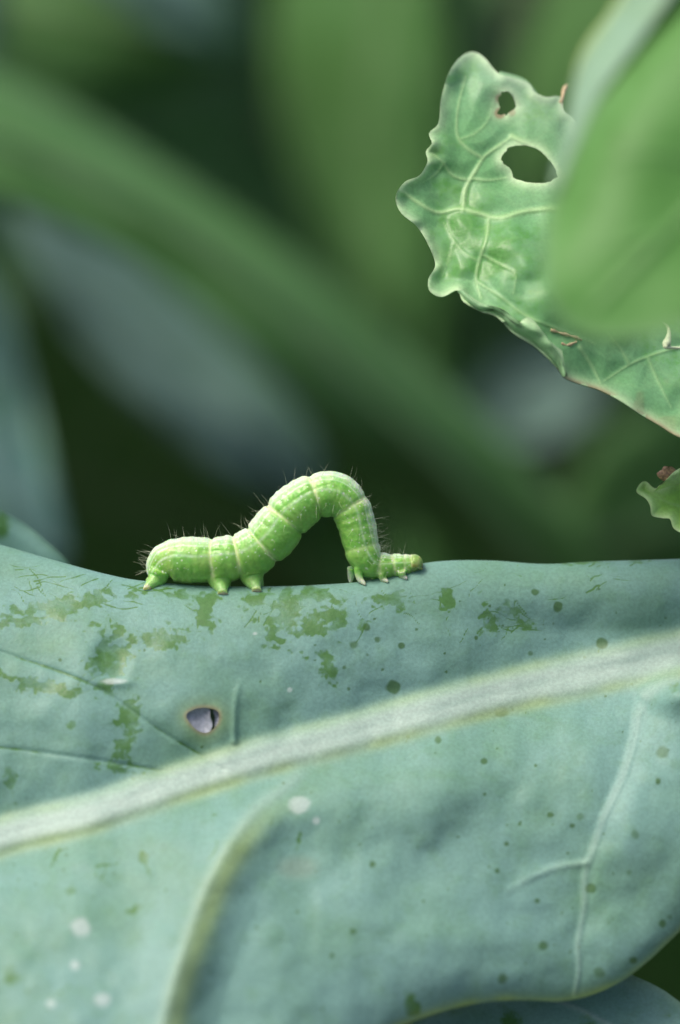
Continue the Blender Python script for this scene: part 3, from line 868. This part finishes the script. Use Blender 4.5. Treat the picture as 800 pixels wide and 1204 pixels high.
# ------------------------------------------------------------------ plant stem to the right that carries the near leaves
stem_xy = np.array([150.0, 60.0])
def spt(z): return np.array([stem_xy[0] + 6 * math.sin(z / 90), stem_xy[1] + 5 * math.cos(z / 70), z])
sp_ = np.array([spt(z) for z in np.linspace(-20, 420, 30)])
V_, F_ = tube(sp_, np.linspace(15, 9, 30) + 1.2 * np.sin(np.arange(30) * 1.3), 20)
z_ = np.zeros(len(V_))
cp = thing('cabbage_plant', 'thick upright pale green cabbage stem carrying the near leaves', 'plant', (stem_xy[0], stem_xy[1], 0))
st = mesh_obj('stem', V_, tri_safe(F_), M_stem, cp, (stem_xy[0], stem_xy[1], 0), dict(vein=z_, edge=z_, rub=z_ + .4, spot=z_, white=z_, tan=z_))


def hook(root, base, start, z, r0, r1):
    start = np.asarray(start, float); end = spt(z)
    mid = (start + end) / 2 + np.array([0, 0, 8.0])
    petiole(root, base, [start, mid, end], r0, r1)


hook(main_leaf, (0, 0, 300), P(1035, 727, main_depth(np.array([1035.]), np.array([727.]))[0] + 0.5), 230, 2.4, 6)
hook(rag, rag_base, P(985, 380, 427), 330, 1.2, 4)
hook(lobe, lobe_base, P(895, 590, 424.3), 290, 0.9, 3)
hook(und, und_base, P(950, 1380, 405), 180, 1.2, 4)
hook(gap, gap_base, P(1020, 1195, 507.2), 120, 1.2, 4)
hook(near_leaf, near_base, P(1030, 60, 345), 400, 1.5, 4)
petiole(bak, bak_base, [P(-235, 598, 443.5), P(-330, 640, 450), P(-420, 900, 470), P(-430, 2600, 520)], 1.4, 4)


# ------------------------------------------------------------------ leaves further back
def loft(name, label, upper, lower, mat, camber=8, rib=0.06, foot=None, wav=3.0, seed=1, ribh=2.0, nv=7):
    """a leaf between two edges; each edge is a list of (px, py, distance)"""
    U = catmull(upper, 10); L = catmull(lower, 10)
    n_ = 70
    U = np.stack([np.interp(np.linspace(0, 1, n_), np.linspace(0, 1, len(U)), U[:, k]) for k in range(3)], 1)
    L = np.stack([np.interp(np.linspace(0, 1, n_), np.linspace(0, 1, len(L)), L[:, k]) for k in range(3)], 1)
    u = np.linspace(-1, 1, 41)
    G = U[:, None] * (1 - u[None, :, None]) / 2 + L[:, None] * (1 + u[None, :, None]) / 2
    t = np.repeat(np.linspace(0, 1, n_)[:, None], 41, 1); uu = np.repeat(u[None], n_, 0)
    G = G.copy()
    G[..., 2] += -camber * (1 - uu ** 2) + ribh * np.exp(-(uu / (rib * 1.6)) ** 2) * 0 - ribh * np.exp(-(uu / rib) ** 2)
    G[..., 2] += wav * (vnoise(t * 100 + 7 * seed, uu * 50, 18, seed) - .5) * (0.4 + uu ** 2) * 2
    ph = (t * nv - np.abs(uu) * 1.3) % 1.0
    sv = np.exp(-((ph - .5) / .07) ** 2) * (np.abs(uu) < .9)
    G[..., 2] -= 0.5 * sv
    V = P(G[..., 0], G[..., 1], G[..., 2]).reshape(-1, 3)
    I_ = np.arange(n_ * 41).reshape(n_, 41)
    F = np.stack([I_[:-1, :-1], I_[1:, :-1], I_[1:, 1:], I_[:-1, 1:]], -1)
    midm = np.exp(-(uu / rib) ** 4)
    at = dict(vein=np.maximum(midm * .9, .4 * sv).ravel(), edge=(0.5 * np.exp(-((1 - np.abs(uu)) / .03))).ravel(), rub=(0.6 * vnoise(t * 100, uu * 40, 12, seed + 3)).ravel(),
              spot=np.zeros(V.shape[0]), white=np.zeros(V.shape[0]), tan=np.zeros(V.shape[0]))
    fl = (np.abs((uu[:-1, :-1] + uu[1:, 1:]) / 2) < rib).astype(int)
    ft = (G[0, 20] if foot is None else foot)
    b0 = P(*G[0, 20])
    base = np.array([b0[0], b0[1], 0.0])
    root = thing(name, label, 'leaf', base, None)
    leaf_parts(root, base, V, F.reshape(-1, 4), at, fl.ravel(), ['blade', 'midrib'], [mat, mat], 0.7)
    # stalk down into the soil
    d_ = P(*G[0, 20]) - P(*G[3, 20]); d_ /= np.linalg.norm(d_) + 1e-9
    s0 = P(*G[1, 20]); s1 = P(*G[0, 20]) + d_ * 15
    s2 = np.array([s1[0] + d_[0] * 20, s1[1] + 15, max(10, s1[2] * 0.5)]); s3 = np.array([s2[0] + 4, s2[1] + 6, -15])
    petiole(root, base, [s0, s1, s2, s3], 2.0, 6.0, mat)
    return root


A_ = 760
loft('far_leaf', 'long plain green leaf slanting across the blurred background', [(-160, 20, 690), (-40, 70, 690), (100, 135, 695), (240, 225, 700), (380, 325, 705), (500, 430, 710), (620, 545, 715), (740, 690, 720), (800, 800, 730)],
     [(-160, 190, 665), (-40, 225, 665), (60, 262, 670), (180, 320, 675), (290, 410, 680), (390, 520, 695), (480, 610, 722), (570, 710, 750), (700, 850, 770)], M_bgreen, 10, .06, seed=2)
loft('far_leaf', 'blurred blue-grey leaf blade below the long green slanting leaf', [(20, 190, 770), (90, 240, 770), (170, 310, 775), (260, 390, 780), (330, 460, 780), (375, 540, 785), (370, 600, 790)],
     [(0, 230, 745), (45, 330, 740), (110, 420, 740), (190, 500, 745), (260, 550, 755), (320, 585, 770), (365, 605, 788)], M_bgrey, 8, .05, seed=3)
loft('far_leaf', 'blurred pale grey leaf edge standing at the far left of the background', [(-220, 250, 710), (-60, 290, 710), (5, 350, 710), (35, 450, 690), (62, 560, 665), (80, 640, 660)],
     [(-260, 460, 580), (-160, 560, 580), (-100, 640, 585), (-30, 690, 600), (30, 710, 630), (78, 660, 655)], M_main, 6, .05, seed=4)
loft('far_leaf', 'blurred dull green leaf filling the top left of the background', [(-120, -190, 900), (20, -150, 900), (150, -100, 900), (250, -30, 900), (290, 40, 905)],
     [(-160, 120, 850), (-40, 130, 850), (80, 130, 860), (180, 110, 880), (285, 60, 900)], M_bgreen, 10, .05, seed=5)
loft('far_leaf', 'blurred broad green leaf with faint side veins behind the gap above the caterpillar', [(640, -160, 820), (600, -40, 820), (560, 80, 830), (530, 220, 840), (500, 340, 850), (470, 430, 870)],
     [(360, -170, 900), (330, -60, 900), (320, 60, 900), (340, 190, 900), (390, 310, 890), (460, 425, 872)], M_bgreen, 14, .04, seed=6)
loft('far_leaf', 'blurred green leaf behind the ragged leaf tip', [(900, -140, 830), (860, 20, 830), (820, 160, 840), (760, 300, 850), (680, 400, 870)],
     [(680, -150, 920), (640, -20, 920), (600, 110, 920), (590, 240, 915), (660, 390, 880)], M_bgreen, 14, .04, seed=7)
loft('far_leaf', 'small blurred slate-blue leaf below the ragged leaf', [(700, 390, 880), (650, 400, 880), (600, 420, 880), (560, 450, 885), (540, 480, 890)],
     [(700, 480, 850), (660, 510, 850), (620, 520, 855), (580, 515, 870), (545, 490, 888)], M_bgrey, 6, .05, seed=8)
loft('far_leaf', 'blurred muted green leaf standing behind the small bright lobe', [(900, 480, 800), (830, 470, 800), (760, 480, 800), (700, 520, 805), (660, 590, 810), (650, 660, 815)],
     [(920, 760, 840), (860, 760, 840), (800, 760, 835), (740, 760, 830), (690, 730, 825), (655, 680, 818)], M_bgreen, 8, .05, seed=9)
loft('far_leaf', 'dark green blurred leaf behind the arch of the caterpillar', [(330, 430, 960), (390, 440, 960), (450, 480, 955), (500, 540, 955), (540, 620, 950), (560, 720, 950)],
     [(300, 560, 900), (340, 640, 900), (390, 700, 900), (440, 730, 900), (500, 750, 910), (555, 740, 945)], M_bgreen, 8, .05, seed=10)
loft('low_leaf', 'low leaf added face-down to darken the gap behind the tail of the caterpillar', [(-60, 330, 840), (60, 360, 840), (180, 420, 845), (300, 480, 850), (400, 520, 855), (470, 600, 870)],
     [(-80, 700, 1000), (60, 760, 1000), (180, 790, 1000), (300, 800, 1000), (400, 780, 990), (475, 640, 880)], M_bgreen, 6, .05, seed=33)  # added to stand for deep shade; the overhanging tilt keeps it dark
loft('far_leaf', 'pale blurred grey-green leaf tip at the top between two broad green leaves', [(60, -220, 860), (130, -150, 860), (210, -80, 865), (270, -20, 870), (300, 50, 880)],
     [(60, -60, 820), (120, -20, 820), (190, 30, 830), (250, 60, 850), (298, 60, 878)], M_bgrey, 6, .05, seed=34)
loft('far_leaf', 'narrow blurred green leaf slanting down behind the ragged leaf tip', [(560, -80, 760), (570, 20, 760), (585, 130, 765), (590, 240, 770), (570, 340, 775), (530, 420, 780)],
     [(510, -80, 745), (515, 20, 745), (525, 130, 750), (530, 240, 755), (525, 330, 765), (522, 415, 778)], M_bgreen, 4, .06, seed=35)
# unseen leaves above the frame, added to keep the soil behind in shade
loft('unseen_shade_leaf', 'unseen grey-green leaf added to shade the left of the row behind', [(-500, -420, 1500), (-250, -480, 1500), (50, -500, 1500), (350, -480, 1500), (550, -400, 1450)],
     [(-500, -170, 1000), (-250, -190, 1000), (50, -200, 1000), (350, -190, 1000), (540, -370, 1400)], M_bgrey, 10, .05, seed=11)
loft('unseen_shade_leaf', 'unseen green leaf added to shade the right of the row behind', [(1300, -300, 1500), (1100, -380, 1500), (850, -420, 1500), (600, -430, 1500), (380, -350, 1450)],
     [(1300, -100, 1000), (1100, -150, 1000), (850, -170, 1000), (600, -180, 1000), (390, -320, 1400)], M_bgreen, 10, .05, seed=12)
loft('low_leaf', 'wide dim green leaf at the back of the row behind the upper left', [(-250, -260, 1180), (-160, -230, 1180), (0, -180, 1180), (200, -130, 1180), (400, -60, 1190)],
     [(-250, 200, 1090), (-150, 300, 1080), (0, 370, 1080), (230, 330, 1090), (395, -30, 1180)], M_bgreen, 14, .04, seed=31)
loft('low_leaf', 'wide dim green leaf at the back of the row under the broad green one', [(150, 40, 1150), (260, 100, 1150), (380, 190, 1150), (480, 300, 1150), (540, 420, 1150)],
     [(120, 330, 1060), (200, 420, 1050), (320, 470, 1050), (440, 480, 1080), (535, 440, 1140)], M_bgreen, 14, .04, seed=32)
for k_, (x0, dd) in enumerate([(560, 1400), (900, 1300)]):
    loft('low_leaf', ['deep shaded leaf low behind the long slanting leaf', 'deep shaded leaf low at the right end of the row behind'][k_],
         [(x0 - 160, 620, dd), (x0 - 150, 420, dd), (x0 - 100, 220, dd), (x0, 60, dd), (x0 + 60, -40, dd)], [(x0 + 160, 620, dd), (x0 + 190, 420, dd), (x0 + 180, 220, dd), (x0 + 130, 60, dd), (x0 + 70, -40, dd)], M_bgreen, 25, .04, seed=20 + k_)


# ------------------------------------------------------------------ caterpillar
def build_caterpillar():
    S = 360 / 800.0                               # zoom picture -> photo pixels
    sp = np.array([  # x, y, radius in the enlarged picture
        (70, 330, 20), (82, 308, 37), (104, 291, 51), (150, 286, 59), (200, 286, 58.5), (250, 283, 59), (300, 274, 61), (338, 258, 63), (374, 226, 65), (415, 174, 64), (452, 140, 62),
        (492, 119, 60), (545, 115, 57), (580, 146, 53), (598, 190, 49), (608, 232, 47), (618, 268, 46), (640, 294, 40), (672, 301, 34), (704, 300, 32.5), (732, 297, 29), (750, 295, 26), (762, 298, 18)], float)
    c = catmull(sp, 24)
    seg = np.linalg.norm(np.diff(c[:, :2], axis=0), axis=1)
    L = np.concatenate([[0], np.cumsum(seg)])
    n = 420
    Lu = np.linspace(0, L[-1], n)
    x = np.interp(Lu, L, c[:, 0]); y = np.interp(Lu, L, c[:, 1]); r = np.interp(Lu, L, c[:, 2])
    sm = np.ones(9) / 9
    pad = lambda a_: np.convolve(np.concatenate([np.full(4, a_[0]), a_, np.full(4, a_[-1])]), sm, 'valid')
    r = pad(r)
    # segment rings, given on the back of the animal
    rings_xy = [(222, 286), (288, 278), (352, 246), (410, 180), (490, 119), (580, 146), (612, 250), (655, 300), (692, 300), (722, 298), (742, 297)]
    rl = np.array([Lu[np.argmin((x - a_) ** 2 + (y - b_) ** 2)] for a_, b_ in rings_xy])
    rw = np.array([1, 1.1, 1.2, 1.1, 1.0, .8, .5, .7, .9, .9, 1.3])
    cons = np.zeros(n)
    for l_, w_ in zip(rl, rw):
        cons += w_ * (0.085 * np.exp(-((Lu - l_) / 5.0) ** 2) + 0.05 * np.exp(-((Lu - l_) / 16) ** 2))
    # fine secondary wrinkles
    wr = 0.009 * np.sin(Lu / 3.4 + 1.5 * np.sin(Lu / 23)) * (1 + 0.5 * np.sin(Lu / 31))
    rr = r * (1.025 - cons + wr)
    px = 150 + x * S; py = 530 + y * S
    # the animal stands over the ridge: distance follows the leaf under its feet
    dep = np.interp(px, [150, 260, 300, 420, 470, 500], [420.6, 419.9, 419.9, 420.2, 420.8, 421.3])
    C = P(px, py, dep)
    T = np.gradient(C, axis=0); T /= np.linalg.norm(T, axis=1, keepdims=True)
    for _ in range(6):
        T[1:-1] = (T[:-2] + T[1:-1] * 2 + T[2:]) / 4
        T /= np.linalg.norm(T, axis=1, keepdims=True)
    B = FF - (T @ FF)[:, None] * T; B /= np.linalg.norm(B, axis=1, keepdims=True)     # away from the camera
    N = np.cross(B, T)                                                                # toward the back
    if N[60] @ FU < 0: N = -N
    R = rr * S * PXMM
    na = 48
    ang = np.linspace(0, 2 * math.pi, na, endpoint=False)
    ca, sa = np.cos(ang), np.sin(ang)
    V = C[:, None] + R[:, None, None] * (ca[None, :, None] * N[:, None] + 0.98 * sa[None, :, None] * B[:, None])
    V = V.reshape(-1, 3)
    i, j = np.meshgrid(np.arange(n - 1), np.arange(na), indexing='ij'); i = i.ravel(); j = j.ravel(); j2 = (j + 1) % na
    Ft = np.vstack([np.stack([i * na + j, i * na + j2, (i + 1) * na + j2], 1), np.stack([i * na + j, (i + 1) * na + j2, (i + 1) * na + j], 1)])
    c0 = len(V); V = np.vstack([V, C[:1] - T[:1] * R[0] * .5, C[-1:] + T[-1:] * R[-1] * .6])
    jj = np.arange(na); j2 = (jj + 1) % na
    Ft = np.vstack([Ft, np.stack([np.full(na, c0), j2, jj], 1), np.stack([np.full(na, c0 + 1), (n - 1) * na + jj, (n - 1) * na + j2], 1)])
    VV, FFc = [V], [Ft]; off = len(V)

    feet = []
    def add_tube(pts, rad, seg_=16):
        nonlocal off
        pts = catmull(pts, 6)
        ra = np.interp(np.linspace(0, 1, len(pts)), np.linspace(0, 1, len(rad)), rad)
        v_, f_ = tube(pts, ra, seg_)
        f_ = tri_safe(f_)
        VV.append(v_); FFc.append(f_ + off); off += len(v_)

    def pz(cx, cy, dep_): return P(150 + cx * S, 530 + cy * S, dep_)

    def leafd(cx, cy):
        a_, b_ = np.array([150 + cx * S]), np.array([530 + cy * S])
        return float(main_depth(a_, b_)[0])
    # prolegs: near one of each pair stands on the near slope of the leaf, its mate on the far slope
    for (tx, ty, fx, fy, rt, rf) in [(240, 318, 249, 375, 29, 12.5), (322, 305, 338, 368, 29, 12), (86, 312, 51, 363, 24, 9)]:
        fd = leafd(fx, fy)
        mx, my = (tx * .45 + fx * .55), (ty * .35 + fy * .65)
        k_ = S * PXMM
        add_tube([pz(tx, ty, 419.6), pz(tx * .75 + fx * .25, ty * .6 + fy * .4, fd + 1.3), pz(mx, my, fd + 0.8), pz(fx, fy - 7, fd + 0.15), pz(fx, fy - 1, fd - 0.1)], [rt * k_ * 1.25, rt * k_ * 1.1, rt * k_ * .72, rf * k_ * .95, rf * k_ * 1.2])
        feet.append(pz(fx, fy, fd))
        add_tube([pz(tx, ty, 421.2), pz(mx + 4, my, 422.3), pz(fx + 6, fy - 26, 422.9), pz(fx + 6, fy - 14, 423.0)], [rt * k_, rt * k_ * .78, rf * k_ * .9, rf * k_ * 1.1])
    # true legs, three pairs of pale pointed claws
    for (tx, ty, fx, fy) in [(602, 305, 621, 353), (664, 318, 680, 346), (716, 312, 730, 338)]:
        fd = leafd(fx, fy); k_ = S * PXMM
        add_tube([pz(tx, ty, 419.6), pz(tx * .5 + fx * .5 - 4, ty * .4 + fy * .6, fd + 0.4), pz(fx - 2, fy - 6, fd), pz(fx, fy, fd - .05)], [12 * k_, 9.5 * k_, 5 * k_, 2.2 * k_])
        add_tube([pz(tx - 16, ty, 421.4), pz(tx - 18, ty * .4 + fy * .6 - 3, 421.9), pz(fx - 38, fy - 12, 421.8), pz(fx - 38, fy - 7, 421.8)], [12 * k_, 9 * k_, 5 * k_, 2.4 * k_])
    # head: two rounded cheeks, and small mouthparts pointing down and forward
    k_ = S * PXMM
    for dy_ in (-0.55, 0.55):
        add_tube([pz(744, 293, 421.1 + dy_), pz(756, 295, 421.1 + dy_), pz(765, 300, 421.2 + dy_ * .8)], [21 * k_, 21 * k_, 12 * k_])
    for dy_ in (-0.5, 0.5):
        add_tube([pz(760, 304, 421 + dy_), pz(768, 309, 421 + dy_), pz(773, 307, 421 + dy_)], [6 * k_, 3.5 * k_, 1.5 * k_], 8)
    Vall = np.vstack(VV); Fall = np.vstack(FFc)
    me = bpy.data.meshes.new('tmp'); me.from_pydata((Vall - [0, 0, 300]).tolist(), [], Fall.tolist())
    ob = bpy.data.objects.new('tmp', me); scene.collection.objects.link(ob)
    md = ob.modifiers.new('r', 'REMESH'); md.mode = 'VOXEL'; md.voxel_size = 0.075; md.use_smooth_shade = True
    sm_ = ob.modifiers.new('s', 'SMOOTH'); sm_.factor = 0.5; sm_.iterations = 9
    dg = bpy.context.evaluated_depsgraph_get()
    body = bpy.data.meshes.new_from_object(ob.evaluated_get(dg))
    bpy.data.objects.remove(ob)
    nv = len(body.vertices)
    co_ = np.zeros(nv * 3, np.float32); body.vertices.foreach_get('co', co_)
    v = co_.reshape(-1, 3).astype(float) + [0, 0, 300]
    # place each vertex along the body and round it
    Cs, Ns, Bs, Rs, Ls = C[::2], N[::2], B[::2], R[::2], Lu[::2]
    best = np.zeros(nv, int)
    for s_ in range(0, nv, 8000):
        d2 = ((v[s_:s_ + 8000, None] - Cs[None]) ** 2).sum(-1) / Rs[None] ** 1.0
        best[s_:s_ + 8000] = d2.argmin(1)
    rel = v - Cs[best]
    # refine the position along the body by projecting on the local direction
    Ts = T[::2]
    l = Ls[best] + np.einsum('ij,ij->i', rel, Ts[best]) / (S * PXMM)
    up = np.einsum('ij,ij->i', rel, Ns[best]) / Rs[best]
    sd = np.einsum('ij,ij->i', rel, Bs[best]) / Rs[best]
    th = np.arctan2(np.abs(sd), up)                # 0 on the back, pi on the belly
    rad = np.hypot(up, sd)
    # skin folds: a lengthwise fold low on the flank and crinkles, pushed in along the skin
    nrm = rel - np.einsum('ij,ij->i', rel, Ts[best])[:, None] * Ts[best]
    nrm /= np.linalg.norm(nrm, axis=1, keepdims=True) + 1e-9
    onbody = sstep(1.25, 1.08, rad)
    side = np.sign(sd)
    lu = l / 20.0
    fold_th = 1.18 + 0.10 * np.sin(l / 33.0)
    fold = np.exp(-((th - fold_th) / 0.07) ** 2) * (0.35 + 0.65 * vnoise(l, th * 30, 26, 101))
    crin = vnoise(l, th * 40 + 100 * (side > 0), 7, 102) - .5
    big = vnoise(l, th * 40 + 100 * (side > 0), 17, 103) - .5
    v = v + nrm * (onbody * (-0.09 * fold * sstep(.3, .6, vnoise(l, th * 5, 40, 108)) + 0.05 * crin + 0.07 * big))[:, None]
    # ---- colour of the skin
    ring = np.zeros(nv)
    for l_, w_ in zip(rl, rw):
        bend = 4.0 * np.sin(th * 2 + l_) * 0.6
        ring = np.maximum(ring, min(1, w_) * np.exp(-((l - l_ - bend) / 4.3) ** 2))
    rear = sstep(330, 40, l)
    green = np.array([0.25, 0.56, 0.10]); deep = np.array([0.20, 0.51, 0.085]); yel = np.array([0.42, 0.62, 0.15]); pale = np.array([0.62, 0.78, 0.55]); white = np.array([0.80, 0.88, 0.76])
    mixc = lambda a_, b_, f: a_ * (1 - f[:, None]) + b_ * f[:, None]
    col = np.repeat(green[None], nv, 0)
    col = mixc(col, deep, 0.5 * sstep(.45, .75, vnoise(l, th * 40 + 60 * side, 15, 104)))
    col = mixc(col, yel, 0.5 * rear * sstep(.4, .8, vnoise(l, th * 40, 22, 105)))
    col = mixc(col, yel, 0.2 * sstep(0.35, 0.7, vnoise(l, th * 40, 33, 109)))
    dors = sstep(1.05, 0.35, th)
    col = mixc(col, pale, 0.9 * dors * onbody)  # frosted skin on the back, with its whitish top sheen painted in
    for t0, wd, st in ((0.28, .05, .45), (0.55, .05, .55), (0.86, .045, .6), (1.36, .075, .45)):
        ln = np.exp(-((th - t0 - .03 * np.sin(l / 17)) / wd) ** 2) * (0.5 + 0.5 * vnoise(l, th * 9, 11, 106))
        col = mixc(col, white, st * ln * onbody)
    col = mixc(col, np.array([0.78, 0.88, 0.46]), 0.8 * ring * onbody * sstep(2.9, 1.9, th))
    # white dots: rows where the bristles stand, and fine speckles
    hr = np.random.default_rng(3)
    dots = []
    for l_ in np.arange(15, Lu[-1] - 12, 17.0):
        for t0 in (0.35, 0.75, 1.15, 1.55, 1.95):
            for sg in (-1, 1):
                if hr.random() < 0.8:
                    dots.append((l_ + hr.normal(0, 4), max(.05, t0 + hr.normal(0, .09)), sg))
    spk = np.zeros(nv)
    for (dl, dt, sg) in dots:
        m = (np.abs(l - dl) < 6) & (side == sg)
        rr_ = np.interp(dl, Lu, r)
        e = np.hypot(l[m] - dl, (th[m] - dt) * rr_) / hr.uniform(1.3, 2.3)
        spk[m] = np.maximum(spk[m], np.clip(1.6 - e, 0, 1))
    col = mixc(col, white * 1.02, 0.65 * spk * onbody)
    # prolegs paler toward the foot, pinkish pad
    out_ = sstep(1.1, 1.5, rad)
    col = mixc(col, np.array([0.34, 0.58, 0.22]), 0.7 * out_)
    for f in feet:
        dd = np.linalg.norm(v - f, axis=1)
        col = mixc(col, np.array([0.66, 0.50, 0.43]), 0.85 * sstep(0.75, 0.35, dd))
    pxv = (v - CAM); dv = pxv @ FF; pxx = 400 + (pxv @ FR) / (K * dv); pyy = 602 - (pxv @ FU) / (K * dv)
    claw = out_ * (pxx > 400)
    col = mixc(col, np.array([0.62, 0.70, 0.48]), 0.9 * claw)
    hd_ = sstep(738, 748, (pxx - 150) / S)
    col = mixc(col, np.array([0.22, 0.33, 0.07]), 0.85 * hd_)
    hb_ = hd_ * sstep(.5, .75, vnoise(pxx, pyy, 5, 107))
    col = mixc(col, np.array([0.30, 0.20, 0.07]), 0.6 * hb_)
    tip = sstep(766, 772, (pxx - 150) / S) * (pyy > 662)
    col = mixc(col, np.array([0.42, 0.20, 0.08]), 0.6 * tip)
    for (ex, ey) in ((754, 305), (757, 309), (760, 306), (751, 309)):       # simple eyes on the cheek
        e = np.hypot(pxx - (150 + ex * S), pyy - (530 + ey * S))
        col = mixc(col, np.array([0.02, 0.02, 0.015]), 0.9 * np.clip(1.5 - e / 0.6, 0, 1))
    # ---- body mesh
    base = P(330, 690, 420)
    nf = len(body.polygons)
    nl = len(body.loops)
    body.vertices.foreach_set('co', np.ascontiguousarray((v - base) * MM, np.float32).ravel())
    a_ = body.attributes.new('tint', 'FLOAT_COLOR', 'POINT')
    c4 = np.ones((nv, 4), np.float32); c4[:, :3] = np.clip(col, 0, 1)
    a_.data.foreach_set('color', c4.ravel())
    body.polygons.foreach_set('use_smooth', np.ones(nf, bool))
    body.materials.clear()
    m, t_ = nodes_of('caterpillar_skin'); b = NB(t_)
    out = b.n('ShaderNodeOutputMaterial'); tc = b.n('ShaderNodeTexCoord').outputs['Object']
    at = b.n('ShaderNodeAttribute', attribute_name='tint').outputs['Color']
    nz = b.noise(tc, 1700, 4, .6)
    hs = b.n('ShaderNodeHueSaturation'); b.l(at, hs.inputs['Color']); b.l(b.ramp(nz, .3, .7, .92, 1.08), hs.inputs['Value'])
    bs = b.n('ShaderNodeBsdfPrincipled'); b.l(hs.outputs[0], bs.inputs['Base Color'])
    bs.inputs['Roughness'].default_value = 0.38; bs.inputs['Specular IOR Level'].default_value = 0.5
    bs.inputs['Coat Weight'].default_value = 0.25; bs.inputs['Coat Roughness'].default_value = 0.3
    bs.inputs['Subsurface Weight'].default_value = 0.8
    bs.inputs['Subsurface Radius'].default_value = (0.6, 1.0, 0.3)
    bs.inputs['Subsurface Scale'].default_value = 0.0018
    bp = b.n('ShaderNodeBump'); bp.inputs['Strength'].default_value = .5; bp.inputs['Distance'].default_value = .0002
    b.l(nz, bp.inputs['Height']); b.l(bp.outputs[0], bs.inputs['Normal'])
    b.l(bs.outputs[0], out.inputs[0])
    body.materials.append(m)
    body.name = 'body'
    root = thing('caterpillar', 'pale green looping caterpillar arched over the ridge of the waxy leaf', 'caterpillar', base)
    bo = bpy.data.objects.new('body', body); scene.collection.objects.link(bo); bo.parent = root
    # bristles
    hv, hf = [], []; o_ = 0
    def hair(p, d, ln, r0):
        nonlocal o_
        d = d / np.linalg.norm(d)
        bend = np.cross(d, hr.normal(size=3)) * ln * .12
        q = np.array([p - d * .12, p + d * ln * .5 + bend * .5, p + d * ln + bend * 1.6])
        u_ = np.cross(d, [.3, .5, .8]); u_ /= np.linalg.norm(u_); w_ = np.cross(d, u_)
        for k2, rr2 in enumerate((r0, r0 * .7, r0 * .2)):
            for a2 in (0, 2.094, 4.189):
                hv.append(q[k2] + rr2 * (math.cos(a2) * u_ + math.sin(a2) * w_))
        for k2 in (0, 1):
            for a2 in range(3):
                b2 = (a2 + 1) % 3
                hf.append((o_ + k2 * 3 + a2, o_ + k2 * 3 + b2, o_ + k2 * 3 + 3 + b2, o_ + k2 * 3 + 3 + a2))
        o_ += 9
    for (dl, dt, sg) in dots:
        if hr.random() < .35 and dl < 560: continue
        k2 = int(np.clip(np.searchsorted(Lu, dl), 0, n - 1))
        d = math.cos(dt) * N[k2] + sg * math.sin(dt) * B[k2]
        hair(C[k2] + R[k2] * d, d + T[k2] * hr.normal(0, .35) + hr.normal(0, .12, 3), hr.uniform(.9, 2.1) * (.85 if dl > 560 else 1), .015)
    for _ in range(34):    # denser round the head, and at the tail
        dl = hr.uniform(585, Lu[-1] - 6) if hr.random() < .7 else hr.uniform(3, 45)
        k2 = int(np.clip(np.searchsorted(Lu, dl), 0, n - 1)); dt = hr.uniform(0, 1.4); sg = hr.choice([-1, 1])
        d = math.cos(dt) * N[k2] + sg * math.sin(dt) * B[k2]
        hair(C[k2] + R[k2] * d, d + T[k2] * hr.normal(.2 if dl > 100 else -.6, .3), hr.uniform(.9, 1.9), .015)
    ho = mesh_obj('bristles', np.array(hv), np.array(hf), plain_mat('bristle', (0.55, 0.60, 0.42), .4, 800, .1), root, base)
    ho['kind'] = 'stuff'
    return root


build_caterpillar()
